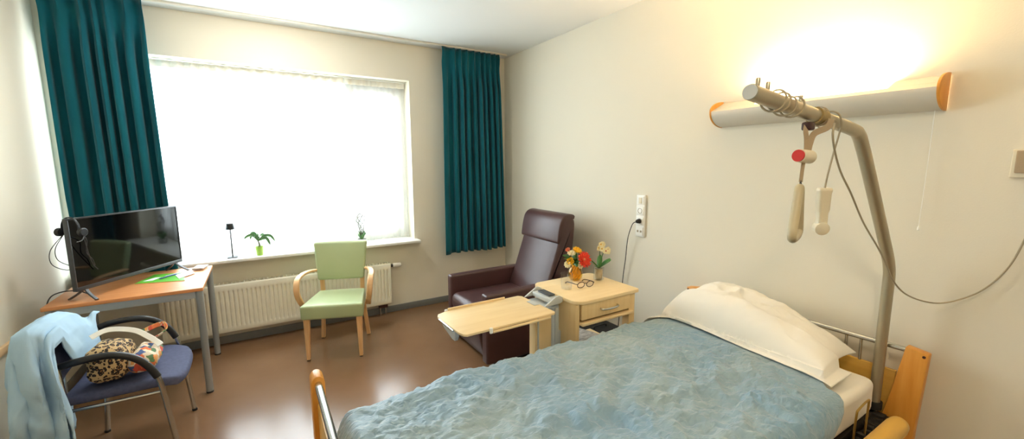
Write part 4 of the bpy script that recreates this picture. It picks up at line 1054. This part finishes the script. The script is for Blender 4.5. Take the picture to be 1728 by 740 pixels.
loop = spline([tri(-0.012, 0.078), tri(0.012, 0.078), tri(0.045, 0.01), tri(0.08, -0.052), tri(0.064, -0.072), tri(0, -0.076), tri(-0.064, -0.072), tri(-0.08, -0.052), tri(-0.045, 0.01)], 6, True)
tube(b, [p - gs.location for p in loop], 0.0135, 12, closed=True); obj('grip', b, 'grip', gs)

ht = thing('handset', 'white nurse call handset hanging on a thin cord from the lifting pole', 'handset', (1.683, 0.65, 1.43))
b = new()
hp = [(0, 0, 0.079), (0, 0, 0.074), (0, 0, 0.066), (0, 0, 0.062), (0, 0, 0.0), (0, 0, -0.008), (0, 0, -0.04), (0, 0, -0.052)]
def hsec(i, t):
    w, d = ((0.0215, 0.012), (0.0235, 0.014), (0.0235, 0.014), (0.0215, 0.013), (0.0205, 0.013), (0.017, 0.012), (0.017, 0.012), (0.017, 0.012))[i]
    return [(w * math.copysign(abs(cos(a)) ** 0.5, cos(a)), d * math.copysign(abs(sin(a)) ** 0.5, sin(a))) for a in [2 * pi * k / 24 for k in range(24)]]
sweep(b, hp, hsec, up=(0.85, -0.5, 0)); obj('body', b, 'ivory', ht)
b = new(); vdn = Vector((-0.72, -0.68, -0.15)).normalized(); c0 = Vector((0, 0, -0.062)); tube(b, [c0 + vdn * 0.018, c0 + vdn * 0.015, c0 - vdn * 0.013, c0 - vdn * 0.017], lambda i, t: (0.017, 0.0225, 0.0225, 0.017)[i], 24); obj('speaker_head', b, 'ivory', ht)
b = new(); o_ = ht.location
tube(b, [Vector(p) - o_ for p in spline([(1.683, 0.65, 1.505), (1.689, 0.648, 1.55), (1.694, 0.640, 1.62), (1.692, 0.628, 1.69), (1.682, 0.620, 1.725), (1.672, 0.627, 1.758), (1.668, 0.650, 1.768), (1.664, 0.674, 1.756), (1.655, 0.678, 1.725), (1.645, 0.66, 1.703)], 8)], 0.0032, 8)
hx_ = []
for k in range(0, 76):
    a = k * 0.33; x = 1.425 - k * 0.0019
    z = 1.79 - (x - 1.172) * 0.1075
    hx_.append(Vector((x, 0.65 + (0.0305 + 0.0035 * sin(0.21 * k)) * cos(a) , z + (0.0305 + 0.0035 * sin(0.21 * k)) * sin(a))) - o_)
obj('cord', b, 'cord', ht)
b = new(); tube(b, hx_, 0.003, 6); obj('cord_coil', b, 'cord', ht)
o = new(); tube(o, spline([(1.565, 0.595, 1.72), (1.552, 0.592, 1.685), (1.588, 0.595, 1.63), (1.66, 0.60, 1.565), (1.76, 0.60, 1.49), (1.90, 0.60, 1.375), (2.05, 0.585, 1.25), (2.22, 0.575, 1.10), (2.36, 0.555, 1.022), (2.49, 0.50, 0.985), (2.53, 0.43, 1.02), (2.545, 0.37, 1.085), (2.55, 0.32, 1.19), (2.552, 0.29, 1.33), (2.556, 0.27, 1.47), (2.556, 0.262, 1.535)], 8), 0.0032, 8)
tag(obj('call_cord', o, 'cord'), 'thin beige call cord looping from the lifting pole to the wall switch', 'cord')

# ------------------------------------------------------------------ blue visitor chair
vc = thing('visitor_chair', 'slate blue seated chair with chrome legs and black arms beside the table', 'chair', (-0.65, 2.955, 0))
def Cc(x, y, z): return Vector((x + 0.65, y - 2.955, z))
b = new()
def sw_(p):
    u = p.x / 0.235; v = p.y / 0.265
    f = 1 - 0.16 * max(0, u) ** 2.0 * abs(v) ** 2.5
    x = p.x * (1 - 0.14 * abs(v) ** 3 * max(0, u))
    z = p.z - 0.030 * max(0, u) ** 3 + 0.012 * v * v
    return (x, p.y * f, z)
rbox(b, Cc(-0.655, 2.955, 0.45), (0.47, 0.53, 0.05), 0.022, (0, 0, 0.006), 12, sw_); obj('seat', b, 'navy', vc)
b = new(); 
def bk_(p):
    v = p.y / 0.25
    return (p.x - 0.055 * (p.z + 0.125) / 0.25 - 0.025 * (1 - v * v), p.y, p.z - 0.10 * max(0, p.z / 0.125) * max(0, v) ** 3)
rbox(b, Cc(-0.875, 2.905, 0.685), (0.034, 0.42, 0.25), 0.016, (0.004, 0, 0), 8, bk_); obj('backrest', b, 'navy', vc)
for yy, s in ((2.662, -1), (3.235, 1)):
    b = new(); tube(b, [Cc(*p) for p in spline([(-0.555, yy, 0.595), (-0.515, yy, 0.50), (-0.495, yy - s * 0.004, 0.33), (-0.466, yy - s * 0.010, 0.012)], 7)], 0.0128, 14); lg = obj('leg', b, 'chrome', vc)
    b = new(); tube(b, [Cc(-0.466, yy - s * 0.010, 0.014), Cc(-0.465, yy - s * 0.010, 0.0)], 0.0145, 14); obj('foot_cap', b, 'rubber', lg)
    b = new(); tube(b, [Cc(*p) for p in spline([(-0.862, yy - s * 0.012, 0.652), (-0.82, yy, 0.664), (-0.74, yy, 0.672), (-0.66, yy, 0.664), (-0.595, yy, 0.630), (-0.548, yy, 0.575), (-0.518, yy, 0.51)], 7)], lambda i, t: 0.0172 if t > 0.02 else 0.014, 16); obj('armrest', b, 'black_plastic', vc)
    b = new(); tube(b, [Cc(*p) for p in spline([(-0.905, yy - s * 0.06, 0.70), (-0.885, yy - s * 0.05, 0.60), (-0.865, yy - s * 0.02, 0.43), (-0.86, yy - s * 0.015, 0.30), (-0.885, yy - s * 0.01, 0.012)], 7)], 0.0125, 14); lg = obj('leg', b, 'chrome', vc)
    b = new(); tube(b, [Cc(-0.885, yy - s * 0.01, 0.014), Cc(-0.885, yy - s * 0.01, 0.0)], 0.0145, 14); obj('foot_cap', b, 'rubber', lg)
    b = new(); tube(b, [Cc(-0.865, yy - s * 0.03, 0.415), Cc(-0.51, yy - s * 0.03, 0.412)], 0.009, 10); obj('seat_rail', b, 'chrome', vc)
b = new(); tube(b, [Cc(-0.52, 2.69, 0.408), Cc(-0.52, 3.21, 0.408)], 0.009, 10); obj('seat_rail', b, 'chrome', vc)

# pale blue jacket draped over its back
TOPX, TOPZ = -0.945, 0.915
JP = [(-0.828, 0.62), (-0.832, 0.68), (-0.852, 0.77), (-0.884, 0.838), (-0.925, 0.862), (-0.972, 0.842), (-0.996, 0.75), (-1.008, 0.58), (-1.018, 0.38), (-1.02, 0.14)]
def jprof(t):
    # t: 0 front hem .. top .. 1 rear hem
    s = t * (len(JP) - 1); i = min(len(JP) - 2, int(s)); f = s - i
    return JP[i][0] + (JP[i + 1][0] - JP[i][0]) * f, JP[i][1] + (JP[i + 1][1] - JP[i][1]) * f
def jacket(u, v):
    LEN = 0.62; TOT = 1.36
    s = u * TOT
    x, z = jprof(v)
    # the front hem runs in a slant and clears the arms at both ends
    if v < 0.30:
        lift = 0.14 * max(0, 1 - max(0, s - 0.06) / 0.07) + 0.14 * max(0, 1 - max(0, abs(s - LEN) - 0.09) / 0.07)
        z = min(z + lift * (1 - v / 0.30) ** 0.7, 0.86); x -= 0.03 * min(1, lift / 0.1) * (1 - v / 0.30)
    w = 0.020 * fbm(x * 5 + s * 3, s * 5, z * 4) + 0.012 * sin(s * 24 + z * 9 + 3 * fbm(s * 3, z * 3, 2)) + 0.012 * (ridged(s * 5 + z * 3, z * 4 - s * 2, x * 6) - 0.6)
    hang = max(0.0, 0.82 - z)
    if s <= LEN:
        y = 3.235 - s
        drop = 0.145 * max(0.0, 1 - s / 0.36) ** 1.25        # shoulder falls away at the far end
        slump = min(1, hang * 4)
        front = v < 0.42
        cap_ = 0.866 - 0.85 * drop
        return (x + w * min(1, 0.25 + hang * 3) * (0.30 if front else 0.9) + (0.0 if front else -0.008), y + 0.012 * sin(z * 17) * (1 - drop * 5), min(cap_, z + 0.3 * w * (1 - slump) - drop * (0.45 + 0.55 * (1 - slump)) * (1 - 0.85 * max(0, 1 - v / 0.34) ** 0.5 * max(0, 1 - max(0, s - 0.08) / 0.08))))
    d = s - LEN
    k = 1 - math.exp(-d * 8)
    y = 2.612 - 0.085 * k
    xc = -0.905
    rg = 0.030 * (ridged(v * 7 + d * 1.5, d * 2.5, 4) - 0.6) * min(1, d * 5)
    sx = xc + (x - xc) * (1 - 0.22 * k) + 0.022 * sin(v * 31 + d * 4) * min(1, d * 6) + 0.02 * k + rg * 0.5
    yy = y - rg - 0.030 * sin(v * 27 + 1.5 + 2 * d) * min(1, d * 6) - 0.03 * fbm(v * 6, d * 4, 4) * k
    zz = max(0.03, z - d * (0.93 + 0.12 * sin(5 * v)))
    return (sx, yy, zz)
b = new(); grid(b, jacket, 130, 90)
tag(obj('jacket', b, 'shirt', None, 80, 0.006), 'pale blue cotton jacket draped over the back of the blue chair', 'jacket')

# bag on the seat
bg = thing('tote_bag', 'slouched leopard and patchwork print tote bag lying on the blue chair seat', 'bag', (-0.700, 2.822, 0.508), radians(-4))
def bagw(p):
    t = (p.z + 0.085) / 0.17
    n = 0.016 * fbm(p.x * 9, p.y * 9, p.z * 9 + 4)
    return (p.x * (1 - 0.20 * t) - 0.005 * t + n, p.y * (1 - 0.15 * t) + n, p.z + 0.02 * sin(p.x * 16) * t + (0.05 * t * (-p.x / 0.12)) + n * 0.5 * t)
b = new(); rbox(b, (-0.015, -0.01, 0.088), (0.18, 0.25, 0.16), 0.06, (0, 0, 0.012), 12, bagw); obj('body', b, 'leopard', bg)
b = new()
def pw(p):
    t = (p.z + 0.055) / 0.11
    n = 0.012 * fbm(p.x * 9, p.y * 9, p.z * 9 + 9)
    return (p.x + 0.02 * t + n, p.y + n, p.z - 0.35 * max(0, p.x) * t + n * t)
rbox(b, (0.10, 0.03, 0.058), (0.13, 0.25, 0.10), 0.045, (0, 0, 0.01), 10, pw); obj('side_panel', b, 'patch', bg)
b = new(); strip(b, spline([(-0.11, 0.06, 0.195), (-0.05, 0.10, 0.212), (0.05, 0.10, 0.19), (0.12, 0.06, 0.155), (0.17, 0.01, 0.13), (0.19, -0.03, 0.128)], 7), 0.028, 0.005, (0, 0.7, 0.7), 0.002); obj('strap', b, 'linen', bg)
b = new(); strip(b, spline([(0.06, 0.16, 0.15), (0.12, 0.19, 0.17), (0.165, 0.17, 0.18), (0.18, 0.12, 0.155), (0.13, 0.06, 0.135)], 7), 0.026, 0.005, (0, 0.6, 0.8), 0.002); obj('strap', b, 'patch', bg)

# ------------------------------------------------------------------ light
w = bpy.data.worlds.new('overcast_sky'); scene.world = w; w.use_nodes = True
bgk = w.node_tree.nodes['Background']; bgk.inputs['Color'].default_value = (0.86, 0.94, 1.0, 1); bgk.inputs['Strength'].default_value = 4.6
def area(name, loc, rot, sx, sy, power, color=(1, 1, 1), portal=False):
    l = bpy.data.lights.new(name, 'AREA'); l.shape = 'RECTANGLE'; l.size = sx; l.size_y = sy; l.energy = power; l.color = color
    if portal: l.cycles.is_portal = True
    o = bpy.data.objects.new(name, l); COL.objects.link(o); o.location = loc; o.rotation_euler = rot
    return o
area('sky_portal', ((WX0 + WX1) / 2, FY + 0.09, (WZ0 + WZ1) / 2), (-pi / 2, 0, 0), WX1 - WX0, WZ1 - WZ0, 1, portal=True)

# ------------------------------------------------------------------ camera
cam = bpy.data.cameras.new('camera'); co = bpy.data.objects.new('camera', cam); COL.objects.link(co)
f, pi_, ro, ya = 693.09, radians(7.8693), radians(-0.19046), radians(31.6115)
fw = Vector((sin(ya) * cos(pi_), cos(ya) * cos(pi_), -sin(pi_)))
r0 = Vector((cos(ya), -sin(ya), 0)); u0 = r0.cross(fw)
r1 = cos(ro) * r0 + sin(ro) * u0; u1 = -sin(ro) * r0 + cos(ro) * u0
co.matrix_world = Matrix(((r1.x, u1.x, -fw.x, 0), (r1.y, u1.y, -fw.y, 0), (r1.z, u1.z, -fw.z, 1.6), (0, 0, 0, 1)))
cam.sensor_width = 36; cam.sensor_fit = 'HORIZONTAL'; cam.lens = 36 * f / 1728; cam.clip_start = 0.02
scene.camera = co
vs_ = scene.view_settings
vs_.view_transform = 'Standard'; vs_.look = 'None'; vs_.gamma = 1; vs_.use_curve_mapping = False
vs_.exposure = 1.62
scene.cycles.use_denoising = True
scene.cycles.max_bounces = 12; scene.cycles.diffuse_bounces = 6; scene.cycles.transparent_max_bounces = 16
scene.cycles.sample_clamp_indirect = 8
